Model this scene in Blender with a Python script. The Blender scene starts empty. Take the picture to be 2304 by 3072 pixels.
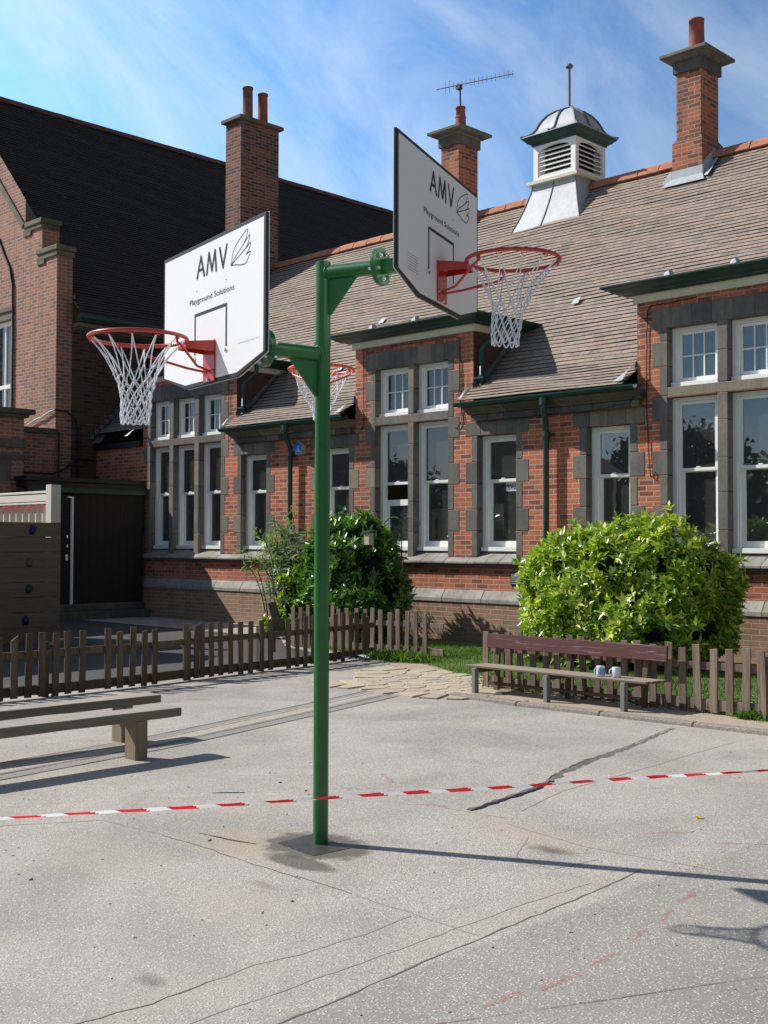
import bpy, bmesh, math, random
import numpy as np
from mathutils import Vector, Matrix
random.seed(7); RNG = np.random.default_rng(11)
D2R = math.radians
scn = bpy.context.scene
COL = scn.collection
SUN_AZ, SUN_EL = D2R(26.8), D2R(40.0)          # direction the light travels: +X and +Y

# ------------------------------------------------------------------ materials
MATS = {}
class NT:
    def __init__(s, name):
        s.m = bpy.data.materials.new(name); s.m.use_nodes = True
        s.t = s.m.node_tree; s.n = s.t.nodes; s.l = s.t.links
        s.b = s.n['Principled BSDF']; MATS[name] = s.m
    def add(s, kind, **kw):
        nd = s.n.new(kind)
        for k, v in kw.items():
            if k in nd.inputs: nd.inputs[k].default_value = v
            else: setattr(nd, k, v)
        return nd
    def link(s, a, b): s.l.new(a, b)
    def coord(s, which='Object'):
        return s.add('ShaderNodeTexCoord').outputs[which]
    def noise(s, vec, scale, detail=4, rough=.55, dist=0):
        nd = s.add('ShaderNodeTexNoise'); nd.inputs['Scale'].default_value = scale
        nd.inputs['Detail'].default_value = detail; nd.inputs['Roughness'].default_value = rough
        nd.inputs['Distortion'].default_value = dist
        s.link(vec, nd.inputs['Vector']); return nd
    def ramp(s, fac, stops):
        r = s.add('ShaderNodeValToRGB'); e = r.color_ramp.elements
        while len(e) < len(stops): e.new(.5)
        for el, (p, c) in zip(e, stops):
            el.position = p
            el.color = (c, c, c, 1) if not hasattr(c, '__len__') else (*c, 1)
        s.link(fac, r.inputs[0]); return r.outputs[0]
    def mix(s, fac, a, b, mode='MIX'):
        m = s.add('ShaderNodeMix', data_type='RGBA', blend_type=mode)
        for sock, v in ((m.inputs[0], fac), (m.inputs[6], a), (m.inputs[7], b)):
            if hasattr(v, 'links') or isinstance(v, bpy.types.NodeSocket): s.link(v, sock)
            elif hasattr(v, '__len__'): sock.default_value = (*v[:3], 1)
            else: sock.default_value = v
        return m.outputs[2]
    def math(s, op, a, b=0., c=0.):
        m = s.add('ShaderNodeMath', operation=op)
        for i, v in enumerate((a, b, c)):
            if isinstance(v, bpy.types.NodeSocket): s.link(v, m.inputs[i])
            else: m.inputs[i].default_value = v
        return m.outputs[0]
    def bump(s, h, strength=.5, dist=.01, prev=None):
        b = s.add('ShaderNodeBump'); b.inputs['Strength'].default_value = strength
        b.inputs['Distance'].default_value = dist; s.link(h, b.inputs['Height'])
        if prev is not None: s.link(prev, b.inputs['Normal'])
        return b.outputs[0]
    def out(s, col=None, rough=None, normal=None, **kw):
        if col is not None:
            if isinstance(col, bpy.types.NodeSocket): s.link(col, s.b.inputs['Base Color'])
            else: s.b.inputs['Base Color'].default_value = (*col, 1)
        if rough is not None:
            if isinstance(rough, bpy.types.NodeSocket): s.link(rough, s.b.inputs['Roughness'])
            else: s.b.inputs['Roughness'].default_value = rough
        if normal is not None: s.link(normal, s.b.inputs['Normal'])
        for k, v in kw.items(): s.b.inputs[k].default_value = v
        return s.m

def brick_mat(name, c1, c2, mortar, dark, darkamt=.35, stain=.3, low=None, bw=.225, bh=.075, ms=.009):
    t = NT(name); uv = t.coord('UV')
    nz = t.noise(uv, 9, 3); off = t.add('ShaderNodeVectorMath', operation='MULTIPLY_ADD')
    t.link(nz.outputs['Color'], off.inputs[0]); off.inputs[1].default_value = (.010, .010, 0); t.link(uv, off.inputs[2])
    def br(ms_, a, b, mo, bias, seed=0):
        k = t.add('ShaderNodeTexBrick'); k.offset = .5; k.offset_frequency = 2
        t.link(off.outputs[0], k.inputs['Vector'])
        k.inputs['Scale'].default_value = 1; k.inputs['Brick Width'].default_value = bw
        k.inputs['Row Height'].default_value = bh; k.inputs['Mortar Size'].default_value = ms_
        k.inputs['Mortar Smooth'].default_value = .25; k.inputs['Bias'].default_value = bias
        k.inputs['Color1'].default_value = (*a, 1); k.inputs['Color2'].default_value = (*b, 1); k.inputs['Mortar'].default_value = (*mo, 1)
        return k
    b1 = br(ms, c1, c2, mortar, 0)
    b2 = br(ms, (0, 0, 0), (1, 1, 1), (0, 0, 0), 0)
    dk = t.ramp(b2.outputs['Color'], [(1 - darkamt - .08, 0), (1 - darkamt + .1, 1)])
    col = t.mix(t.math('MULTIPLY', dk, .75), b1.outputs['Color'], dark)
    # mortar back on top
    mm = t.ramp(t.noise(uv, 2.2, 4).outputs['Fac'], [(.35, .25), (.6, 1)])
    col = t.mix(t.math('MULTIPLY', b1.outputs['Fac'], mm), col, mortar)
    st = t.ramp(t.noise(t.coord('Object'), .55, 6, .65, .4).outputs['Fac'], [(.38, 0), (.72, 1)])
    col = t.mix(t.math('MULTIPLY', st, stain), col, (.05, .038, .033))
    mps = t.add('ShaderNodeMapping'); mps.inputs['Scale'].default_value = (4.5, .35, 1); t.link(uv, mps.inputs[0])
    sk = t.ramp(t.noise(mps.outputs[0], 1.0, 5, .65).outputs['Fac'], [(.50, 0), (.74, 1)])
    col = t.mix(t.math('MULTIPLY', sk, .42), col, (.06, .045, .038))
    fine = t.ramp(t.noise(uv, 55, 3).outputs['Fac'], [(.3, .78), (.7, 1.15)])
    col = t.mix(1.0, col, fine, 'MULTIPLY')
    if low:   # pale / green bloom near the ground
        sep = t.add('ShaderNodeSeparateXYZ'); t.link(uv, sep.inputs[0])
        g = t.ramp(t.math('ADD', sep.outputs[1], t.math('MULTIPLY', t.noise(uv, 3, 4).outputs['Fac'], .5)), [(.25, 1), (.95, 0)])
        col = t.mix(t.math('MULTIPLY', g, .55), col, low)
    inv = t.math('SUBTRACT', 1, b1.outputs['Fac'])
    h = t.math('ADD', inv, t.math('MULTIPLY', t.noise(uv, 70, 3).outputs['Fac'], .35))
    t.out(col, .88, t.bump(h, .7, .006)); return t.m

def stone_mat(name, a, b, spot=(.04, .04, .04), rough=.85):
    t = NT(name); ob = t.coord('Object')
    oi = t.add('ShaderNodeObjectInfo')
    n1 = t.noise(ob, 1.7, 6, .6, .3); n2 = t.noise(ob, 14, 5, .65)
    at = t.add('ShaderNodeAttribute', attribute_name='tint')
    col = t.mix(t.ramp(n1.outputs['Fac'], [(.35, 0), (.68, 1)]), a, b)
    col = t.mix(t.ramp(at.outputs['Fac'], [(.86, 0), (.97, .75)]), col, (.30, .25, .16))
    col = t.mix(t.math('MULTIPLY', t.ramp(at.outputs['Fac'], [(0, .8), (.5, 0)]), .5), col, spot)
    col = t.mix(t.ramp(n2.outputs['Fac'], [(.5, 0), (.8, .5)]), col, spot)
    mps = t.add('ShaderNodeMapping'); mps.inputs['Scale'].default_value = (7, 7, .8); t.link(ob, mps.inputs[0])
    sk = t.ramp(t.noise(mps.outputs[0], 1.0, 6, .7).outputs['Fac'], [(.45, 0), (.72, 1)])
    col = t.mix(t.math('MULTIPLY', sk, .5), col, spot)
    t.out(col, rough, t.bump(n2.outputs['Fac'], .35, .01)); return t.m

def wood_mat(name, a, b, dark, rough=.8, paint=None, scale=1.0, axis=2, top=None):
    t = NT(name); ob = t.coord('Object')
    mp = t.add('ShaderNodeMapping'); sc = [38, 38, 38]; sc[axis] = 2.2
    mp.inputs['Scale'].default_value = [x * scale for x in sc]; t.link(ob, mp.inputs[0])
    at = t.add('ShaderNodeObjectInfo')
    v = t.add('ShaderNodeVectorMath', operation='ADD'); t.link(mp.outputs[0], v.inputs[0])
    cm = t.add('ShaderNodeCombineXYZ'); t.link(t.math('MULTIPLY', at.outputs['Random'], 37), cm.inputs[0]); t.link(t.math('MULTIPLY', at.outputs['Random'], 17), cm.inputs[1]); t.link(t.math('MULTIPLY', at.outputs['Random'], 9), cm.inputs[2])
    t.link(cm.outputs[0], v.inputs[1])
    g = t.noise(v.outputs[0], 1, 6, .7, .6)
    big = t.noise(ob, 4, 4, .6)
    col = t.mix(t.ramp(g.outputs['Fac'], [(.35, 0), (.65, 1)]), a, b)
    col = t.mix(t.ramp(g.outputs['Fac'], [(.62, 0), (.75, .8)]), col, dark)
    vv = t.math('MULTIPLY', at.outputs['Random'], .5)
    col = t.mix(vv, col, dark)
    if top:  # paler upward faces: weathering and lit tops painted into the colour
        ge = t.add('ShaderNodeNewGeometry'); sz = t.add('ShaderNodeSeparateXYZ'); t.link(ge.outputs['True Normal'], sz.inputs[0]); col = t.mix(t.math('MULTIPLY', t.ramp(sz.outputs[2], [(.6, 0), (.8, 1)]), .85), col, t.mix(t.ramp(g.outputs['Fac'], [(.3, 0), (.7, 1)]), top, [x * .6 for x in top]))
    if paint:
        w = t.ramp(t.math('ADD', t.math('MULTIPLY', g.outputs['Fac'], .6), t.math('MULTIPLY', big.outputs['Fac'], .4)), [(.40, 0), (.52, 1)])
        col = t.mix(w, paint, col) if False else t.mix(t.ramp(g.outputs['Fac'], [(.56, 1), (.66, 0)]), col, paint)
    t.out(col, rough, t.bump(g.outputs['Fac'], .4, .004)); return t.m

def plain(name, col, rough=.5, metal=0., bumpn=None, var=0., **kw):
    t = NT(name)
    c = col; nrm = None
    if var:
        n = t.noise(t.coord('Object'), 6, 5, .6)
        c = t.mix(t.ramp(n.outputs['Fac'], [(.35, 0), (.7, 1)]), col, [x * (1 - var) for x in col])
    if bumpn:
        n2 = t.noise(t.coord('Object'), bumpn, 4); nrm = t.bump(n2.outputs['Fac'], .2, .004)
    t.out(c, rough, nrm, Metallic=metal, **kw); return t.m

def roof_mat(name, a, b, c, dark, lichen):
    t = NT(name); uv0 = t.coord('UV'); sp = t.add('ShaderNodeSeparateXYZ'); t.link(uv0, sp.inputs[0])
    ta = t.add('ShaderNodeAttribute', attribute_name='tint'); cb = t.add('ShaderNodeCombineXYZ'); t.link(sp.outputs[0], cb.inputs[0]); t.link(t.math('MULTIPLY_ADD', ta.outputs['Fac'], .1, .0003), cb.inputs[1])
    k = t.add('ShaderNodeTexBrick'); k.offset = .5; t.link(cb.outputs[0], k.inputs['Vector'])
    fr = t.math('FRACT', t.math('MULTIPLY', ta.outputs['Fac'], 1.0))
    k.inputs['Scale'].default_value = 1; k.inputs['Brick Width'].default_value = .17; k.inputs['Row Height'].default_value = .1
    k.inputs['Mortar Size'].default_value = .0028; k.inputs['Mortar Smooth'].default_value = 0
    k.inputs['Color1'].default_value = (0, 0, 0, 1); k.inputs['Color2'].default_value = (1, 1, 1, 1); k.inputs['Mortar'].default_value = (.5, .5, .5, 1)
    col = t.ramp(k.outputs['Color'], [(.08, a), (.5, b), (.92, c)])
    big = t.noise(t.coord('Object'), .35, 5, .6, .3)
    col = t.mix(t.ramp(big.outputs['Fac'], [(.36, 0), (.62, .6)]), col, a)
    n = t.noise(t.coord('Object'), 7, 6, .7)
    col = t.mix(t.ramp(n.outputs['Fac'], [(.52, 0), (.75, .65)]), col, lichen)
    n3 = t.noise(t.coord('Object'), 30, 4, .7)
    col = t.mix(t.ramp(n3.outputs['Fac'], [(.56, 0), (.72, .5)]), col, dark)
    col = t.mix(k.outputs['Fac'], col, dark)
    col = t.mix(t.ramp(fr, [(.0, .2), (.10, 0), (.80, 0), (.97, .45)]), col, dark)  # shade under each course lap painted into the tile colour
    t.out(col, .9, t.bump(n3.outputs['Fac'], .3, .006)); return t.m

def leaf_mat(name, dark, mid, light, spec=.5, rough=.32, trans=.25):
    t = NT(name)
    at = t.add('ShaderNodeAttribute', attribute_name='tint')
    nz = t.noise(t.coord('Object'), 60, 3)
    f = t.math('ADD', at.outputs['Fac'], t.math('MULTIPLY', t.math('SUBTRACT', nz.outputs['Fac'], .5), .5))
    col = t.ramp(f, [(0, dark), (.5, mid), (.95, light)])
    t.out(col, rough, None)
    t.b.inputs['Specular IOR Level'].default_value = spec
    tr = t.add('ShaderNodeBsdfTranslucent'); t.link(t.mix(1., col, (1.2, 1.5, .5), 'MULTIPLY'), tr.inputs['Color'])
    mx = t.add('ShaderNodeMixShader'); mx.inputs[0].default_value = trans
    t.link(t.b.outputs[0], mx.inputs[1]); t.link(tr.outputs[0], mx.inputs[2])
    t.link(mx.outputs[0], t.n['Material Output'].inputs['Surface']); return t.m

def glass_mat(name, refl=1.0):
    t = NT(name); t.n.remove(t.b)
    tr = t.add('ShaderNodeBsdfTransparent'); tr.inputs[0].default_value = (.80, .84, .82, 1)
    gl = t.add('ShaderNodeBsdfGlossy'); gl.inputs['Roughness'].default_value = .01
    nz = t.noise(t.coord('Object'), 1.6, 2); t.link(t.bump(nz.outputs['Fac'], .035, .02), gl.inputs['Normal'])
    lw = t.add('ShaderNodeFresnel'); lw.inputs['IOR'].default_value = 1.52
    f = t.math('MINIMUM', t.math('MULTIPLY_ADD', lw.outputs[0], 1.9 * refl, .06), 1)
    mx = t.add('ShaderNodeMixShader'); t.link(f, mx.inputs[0]); t.link(tr.outputs[0], mx.inputs[1]); t.link(gl.outputs[0], mx.inputs[2])
    df = t.add('ShaderNodeBsdfDiffuse'); df.inputs[0].default_value = (.55, .56, .54, 1); m2 = t.add('ShaderNodeMixShader'); m2.inputs[0].default_value = .065
    t.link(mx.outputs[0], m2.inputs[1]); t.link(df.outputs[0], m2.inputs[2]); t.link(m2.outputs[0], t.n['Material Output'].inputs['Surface']); return t.m

BR = brick_mat('facade_brick', (.66, .18, .075), (.50, .125, .06), (.52, .385, .28), (.22, .07, .05), .24, .32)
BRP = brick_mat('plinth_brick', (.38, .20, .12), (.44, .17, .095), (.46, .37, .25), (.22, .14, .09), .35, .3, low=(.34, .26, .16))
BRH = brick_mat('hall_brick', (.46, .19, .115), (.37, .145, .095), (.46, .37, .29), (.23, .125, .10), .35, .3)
BRHS = brick_mat('hall_brick_shaded', (.13, .055, .037), (.095, .042, .03), (.10, .085, .07), (.04, .025, .022), .4, .5)  # hall brick again, with the side wall's shade mixed into the colour
BRC = brick_mat('chimney_brick', (.56, .15, .065), (.38, .10, .05), (.40, .31, .22), (.15, .06, .045), .32, .35)
BRD = brick_mat('dark_chimney_brick', (.27, .10, .065), (.36, .12, .075), (.30, .25, .19), (.055, .04, .036), .5, .35)
BRS = brick_mat('side_brick_shaded', (.15, .06, .04), (.12, .05, .036), (.10, .085, .07), (.05, .03, .026), .4, .5)  # brick for cheeks and lobby, shade put into the colour
ST = stone_mat('dressed_stone', (.14, .13, .115), (.235, .21, .17), (.06, .058, .052))
STL = stone_mat('sill_stone', (.44, .41, .36), (.27, .25, .22), (.12, .115, .10))
STD = stone_mat('cornice_stone', (.10, .095, .085), (.17, .155, .13), (.035, .035, .033))
STM = stone_mat('mossy_stone', (.13, .12, .085), (.20, .18, .12), (.04, .045, .025))
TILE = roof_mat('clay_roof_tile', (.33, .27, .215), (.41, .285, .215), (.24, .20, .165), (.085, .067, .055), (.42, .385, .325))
TILED = roof_mat('shaded_roof_tile', (.042, .030, .026), (.062, .038, .030), (.032, .027, .025), (.012, .010, .009), (.06, .052, .042))  # hall tiles, base darkened to carry the slope's shade
RIDGE = plain('terracotta_ridge', (.55, .22, .12), .85, var=.35, bumpn=20)
RIDGED = plain('dark_ridge', (.20, .085, .055), .85, var=.5, bumpn=20)
POT = plain('clay_pot', (.36, .11, .075), .8, var=.3)
POT2 = plain('clay_pot_weathered', (.27, .13, .09), .85, var=.45)
WHITE = plain('white_window_paint', (.93, .92, .87), .45, var=.06)
CREAM = plain('cream_board', (.74, .69, .55), .6, var=.15)
GREEN = plain('green_gutter_paint', (.018, .075, .055), .38, var=.4)
GREEN2 = plain('green_cornice_paint', (.014, .055, .042), .42, var=.3)
LEAD = plain('lead_sheet', (.50, .53, .56), .55, var=.25, bumpn=9)
LEADD = plain('lead_dark', (.17, .18, .20), .5, var=.3)
BLACK = plain('black_plastic', (.012, .012, .012), .45)
DARKWOOD = wood_mat('dark_door_wood', (.018, .013, .011), (.028, .02, .016), (.008, .006, .005))
INTW = plain('interior_wall_paint', (.50, .47, .22), .9, var=.2)
INTD = plain('interior_dark', (.06, .055, .05), .9, var=.4)
GLASS = glass_mat('window_glass')
PG = plain('post_green_paint', (.003, .125, .014), .36, bumpn=240, var=.25, **{'Coat Weight': .35, 'Coat Roughness': .12})
RED = plain('hoop_red_paint', (.50, .035, .018), .35, **{'Coat Weight': .3})
ORANGE = plain('hoop_orange_paint', (.80, .085, .03), .35, **{'Coat Weight': .3})
NET = plain('net_cord', (.80, .82, .88), .8)
BOARD = plain('board_white', (.86, .85, .85), .38)
BLK = plain('board_black_core', (.012, .014, .013), .5)
GREY = plain('faint_print', (.42, .42, .44), .6)
ZINC = plain('zinc_bolt', (.62, .64, .66), .28, metal=.9)
FW = wood_mat('fence_wood', (.075, .05, .032), (.20, .145, .09), (.03, .021, .014))
FWR = wood_mat('fence_wood_red', (.12, .07, .05), (.36, .275, .205), (.05, .032, .024))
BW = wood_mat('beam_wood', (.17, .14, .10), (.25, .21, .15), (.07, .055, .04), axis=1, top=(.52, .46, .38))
BWL = wood_mat('beam_leg_wood', (.36, .28, .17), (.26, .20, .125), (.10, .08, .055), axis=2)
PB = wood_mat('bench_paint_wood', (.40, .34, .30), (.30, .25, .22), (.14, .09, .08), axis=0, paint=(.105, .036, .034))
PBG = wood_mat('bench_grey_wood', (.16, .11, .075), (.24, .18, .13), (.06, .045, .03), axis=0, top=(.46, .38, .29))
PBL = wood_mat('bench_leg_wood', (.23, .25, .23), (.30, .31, .28), (.10, .10, .09), axis=2)
CW = wood_mat('climbing_board_wood', (.17, .125, .085), (.25, .19, .13), (.09, .065, .045), axis=1)
CWL = wood_mat('railing_wood', (.78, .74, .66), (.85, .82, .75), (.5, .46, .38), axis=0)
BLUEH = plain('blue_hold', (.012, .018, .05), .5)
YELH = plain('yellow_hold', (.12, .08, .02), .5)
GRNH = plain('green_hold', (.012, .045, .035), .5)
REDP = plain('red_picket_paint', (.45, .04, .03), .5)
MUG = plain('white_glaze', (.78, .80, .84), .15)
MUGB = plain('blue_print', (.16, .33, .52), .2)
STEM = plain('stem_bark', (.10, .075, .05), .9, var=.3)
LEAF1 = leaf_mat('laurel_leaf', (.05, .13, .012), (.27, .42, .03), (.78, .76, .14), .8, .27, .22)
LEAF2 = leaf_mat('dark_laurel_leaf', (.03, .09, .016), (.10, .23, .026), (.30, .48, .06), .9, .24, .22)
LEAF3 = leaf_mat('buddleia_leaf', (.09, .15, .08), (.20, .29, .17), (.40, .48, .34), .3, .5, .25)
LEAF4 = leaf_mat('tree_leaf', (.01, .025, .006), (.025, .055, .012), (.05, .09, .02), .3, .5, .1)
GRASS = leaf_mat('grass_blade', (.04, .10, .012), (.09, .20, .022), (.22, .30, .06), .3, .5, .3)
DAISY = plain('daisy_white', (.8, .8, .75), .7)
CHUBB = plain('alarm_blue', (.02, .20, .85), .35)
BOXG = plain('alarm_box_beige', (.50, .46, .34), .5)
SIGNW = plain('sign_white', (.75, .78, .80), .5)

# ------------------------------------------------------------------ geometry helpers
def quad_uv(me):
    n = len(me.polygons)
    if not n: return
    nor = np.empty(n * 3, 'f4'); me.polygons.foreach_get('normal', nor); nor = nor.reshape(-1, 3)
    u = np.cross(np.array([0, 0, 1.]), nor); ln = np.linalg.norm(u, axis=1)
    flat = ln < .02; u[flat] = (1, 0, 0); ln[flat] = 1; u = u / ln[:, None]
    v = np.cross(nor, u)
    v[flat] = (0, 1, 0)
    lt = np.empty(n, 'i4'); me.polygons.foreach_get('loop_total', lt)
    pi = np.repeat(np.arange(n), lt)
    lv = np.empty(len(me.loops), 'i4'); me.loops.foreach_get('vertex_index', lv)
    co = np.empty(len(me.vertices) * 3, 'f4'); me.vertices.foreach_get('co', co); co = co.reshape(-1, 3)[lv]
    uvs = np.stack([(co * u[pi]).sum(1), (co * v[pi]).sum(1)], 1)
    me.uv_layers.new(name='UVMap').data.foreach_set('uv', uvs.ravel().astype('f4'))

class MB:
    def __init__(s): s.v = []; s.f = []; s.sm = []; s.t = []; s.tint = []
    def add(s, vs, fs, smooth=False, tint=None):
        o = len(s.v); s.v += [tuple(map(float, p)) for p in vs]
        tt = random.random() if tint is None else tint
        s.tint += [tt] * len(vs)
        s.f += [tuple(i + o for i in f) for f in fs]; s.sm += [smooth] * len(fs); return s
    def box(s, x0, x1, y0, y1, z0, z1, tint=None):
        v = [(x, y, z) for z in (z0, z1) for y in (y0, y1) for x in (x0, x1)]
        return s.add(v, [(0, 2, 3, 1), (4, 5, 7, 6), (0, 1, 5, 4), (1, 3, 7, 5), (3, 2, 6, 7), (2, 0, 4, 6)], tint=tint)
    def obox(s, c, ax, ay, az, hx, hy, hz):        # oriented box
        c = Vector(c); ax = Vector(ax).normalized() * hx; ay = Vector(ay).normalized() * hy; az = Vector(az).normalized() * hz
        v = [c + ax * i + ay * j + az * k for k in (-1, 1) for j in (-1, 1) for i in (-1, 1)]
        return s.add(v, [(0, 2, 3, 1), (4, 5, 7, 6), (0, 1, 5, 4), (1, 3, 7, 5), (3, 2, 6, 7), (2, 0, 4, 6)])
    def tube(s, pts, r, seg=10, cap=True, closed=False):
        pts = [Vector(p) for p in pts]; n = len(pts)
        rr = r if hasattr(r, '__len__') else [r] * n
        vs = []; prev = None
        for i, p in enumerate(pts):
            a = pts[(i - 1) % n] if (closed or i > 0) else p
            b = pts[(i + 1) % n] if (closed or i < n - 1) else p
            t = (b - a).normalized()
            if prev is None:
                up = Vector((0, 0, 1)) if abs(t.z) < .9 else Vector((1, 0, 0))
                u = t.cross(up).normalized()
            else:
                u = prev - t * prev.dot(t)
                u = u.normalized() if u.length > 1e-6 else t.orthogonal().normalized()
            prev = u; w = t.cross(u)
            for k in range(seg):
                an = 2 * math.pi * k / seg
                vs.append(p + (u * math.cos(an) + w * math.sin(an)) * rr[i])
        fs = []
        m = n if closed else n - 1
        for i in range(m):
            j = (i + 1) % n
            for k in range(seg):
                k2 = (k + 1) % seg
                fs.append((i * seg + k, i * seg + k2, j * seg + k2, j * seg + k))
        s.add(vs, fs, True)
        if cap and not closed:
            s.add(vs[:seg], [tuple(reversed(range(seg)))]); s.add(vs[-seg:], [tuple(range(seg))])
        return s
    def cyl(s, a, b, r, seg=20, r2=None): return s.tube([a, b], [r, r if r2 is None else r2], seg)
    def prism(s, poly, axis, a, b, tint=None):     # poly in the two other axes (cyclic order), extruded a..b
        def P(u, v, w):
            return {0: (w, u, v), 1: (u, w, v), 2: (u, v, w)}[axis]
        n = len(poly); v = [P(*p, a) for p in poly] + [P(*p, b) for p in poly]
        f = [tuple(range(n)), tuple(range(2 * n - 1, n - 1, -1))] + [(i, i + n, (i + 1) % n + n, (i + 1) % n) for i in range(n)]
        return s.add(v, f, tint=tint)
    def build(s, name, mat, parent=None, bevel=0, seg=1, label=None, kind=None, recalc=True, flat_uv=True, mats=None):
        me = bpy.data.meshes.new(name)
        off = Vector((0, 0, 0))
        p = parent
        while p is not None: off = off + p.location; p = p.parent
        vs = [(x - off.x, y - off.y, z - off.z) for x, y, z in s.v]
        me.from_pydata(vs, [], s.f); me.update()
        if recalc:
            bm = bmesh.new(); bm.from_mesh(me); bmesh.ops.recalc_face_normals(bm, faces=bm.faces); bm.to_mesh(me); bm.free()
        me.polygons.foreach_set('use_smooth', s.sm)
        a = me.attributes.new('tint', 'FLOAT', 'POINT'); a.data.foreach_set('value', np.array(s.tint, 'f4'))
        if flat_uv: quad_uv(me)
        me.materials.append(mat)
        o = bpy.data.objects.new(name, me); COL.objects.link(o)
        if parent is not None: o.parent = parent
        if bevel:
            b = o.modifiers.new('bevel', 'BEVEL'); b.width = bevel; b.segments = seg; b.limit_method = 'ANGLE'; b.angle_limit = D2R(40)
        if label: o['label'] = label
        if kind: o['kind'] = kind
        return o

def thing(name, label, cat, loc=(0, 0, 0), group=None):
    o = bpy.data.objects.new(name, None); COL.objects.link(o); o.location = loc
    o['label'] = label; o['category'] = cat
    if group: o['group'] = group
    o.empty_display_size = .2
    return o
def tag(o, label, cat, group=None):
    o['label'] = label; o['category'] = cat
    if group: o['group'] = group
    return o

# ------------------------------------------------------------------ main school building
YF = 14.014
school = thing('school_building', 'long red brick schoolhouse with tall sash windows, green gutters and a tiled roof', 'building', (-12.5, YF, 0))
XL, XR = -22.8, -1.5
DORM = [(-20.98, -17.83), (-14.55, -11.90), (-8.93, -6.33)]
EAVE = 3.60
# openings: x0,x1,z0,z1
TALL = [(-20.71, -20.03, 0), (-19.89, -19.17, 0), (-19.03, -18.31, 0), (-14.07, -13.30, 1), (-13.18, -12.42, 1), (-8.46, -7.71, 2), (-7.57, -6.82, 2)]
NARR = [(-17.68, -16.93), (-15.45, -14.70), (-11.82, -11.05), (-9.78, -9.05), (-6.00, -5.25), (-4.2, -3.45)]
holes = []
for x0, x1, _ in TALL: holes += [(x0, x1, 1.30, 3.50), (x0, x1, 3.64, 4.46)]
for x0, x1 in NARR: holes.append((x0, x1, 1.30, 3.19))
def wall_grid(mb, x0, x1, z0, z1, holes, y):
    xs = sorted({x0, x1, *[h[i] for h in holes for i in (0, 1) if x0 < h[i] < x1]})
    zs = sorted({z0, z1, *[h[i] for h in holes for i in (2, 3) if z0 < h[i] < z1]})
    for i in range(len(xs) - 1):
        for j in range(len(zs) - 1):
            cx, cz = (xs[i] + xs[i + 1]) / 2, (zs[j] + zs[j + 1]) / 2
            if any(h[0] < cx < h[1] and h[2] < cz < h[3] for h in holes): continue
            mb.add([(xs[i], y, zs[j]), (xs[i + 1], y, zs[j]), (xs[i + 1], y, zs[j + 1]), (xs[i], y, zs[j + 1])], [(0, 1, 2, 3)], tint=.5)
w = MB(); wall_grid(w, XL, XR, .60, EAVE, holes, YF)
for a, b in DORM:
    wall_grid(w, a, b, EAVE, 4.84, holes, YF)
w.build('wall', BR, school, recalc=False)
for a, b in DORM:
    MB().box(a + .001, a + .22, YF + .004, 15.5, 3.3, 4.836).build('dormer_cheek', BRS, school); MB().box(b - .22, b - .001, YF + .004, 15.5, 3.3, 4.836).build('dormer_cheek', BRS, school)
# wall back skin and end (keeps light out of the rooms)
w = MB(); w.box(XL, XR, 17.6, 17.7, 0, 7.0); w.box(XL, XR, YF + .3, 17.6, 0, .3); w.box(XR - .1, XR, YF + .02, 23, 0, 4.0)
for x in (-17.3 - .9, -14.62, -11.86, -8.99, -6.28): w.box(x, x + .06, YF + .3, 17.6, .3, 3.5)
w.build('interior_wall', INTW, school)
w = MB(); w.box(XL + .1, XR - .2, YF + .25, 17.59, 3.50, 3.55)
# blackout shelves / furniture silhouettes inside
for x in (-19.5, -16.9, -13.7, -12.6, -9.6, -8.1, -7.0):
    w.box(x - .45, x + .45, 15.4, 15.8, .3, 1.3 + random.random() * .7)
w.build('interior_furniture', INTD, school)
# plinth
w = MB(); w.box(XL, XR, YF - .075, YF + .2, -.1, .60); w.build('plinth_wall', BRP, school)
w = MB(); x = XL
while x < XR:
    l = .62 + random.random() * .25
    w.prism([(YF - .095, .60), (YF - .095, .66), (YF - .075, .69), (YF - .004, .795), (YF + .1, .795), (YF + .1, .60)], 0, x + .003, min(x + l, XR) - .003)
    x += l
w.build('plinth_stone', STL, school, bevel=.006)
# drip course under the windows
w = MB(); x = -20.98
while x < XR:
    l = .7 + random.random() * .3
    w.prism([(YF - .10, 1.205), (YF - .10, 1.235), (YF - .003, 1.30), (YF + .05, 1.30), (YF + .05, 1.205)], 0, x + .002, min(x + l, XR) - .002); x += l
for (a, b) in [(t[0], t[1]) for t in TALL] + NARR:
    n = 3; dx = (b - a) / n
    for k in range(n):
        w.prism([(YF - .106, 1.210), (YF - .106, 1.243), (YF - .09, 1.250), (YF + .17, 1.402), (YF + .17, 1.22)], 0, a + k * dx + .002, a + (k + 1) * dx - .002)
w.build('sill_course', STL, school, bevel=.004)
w = MB(); w.box(-20.98, XR, YF - .07, YF, 1.165, 1.204); w.build('drip_shadow_course', STD, school)

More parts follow.
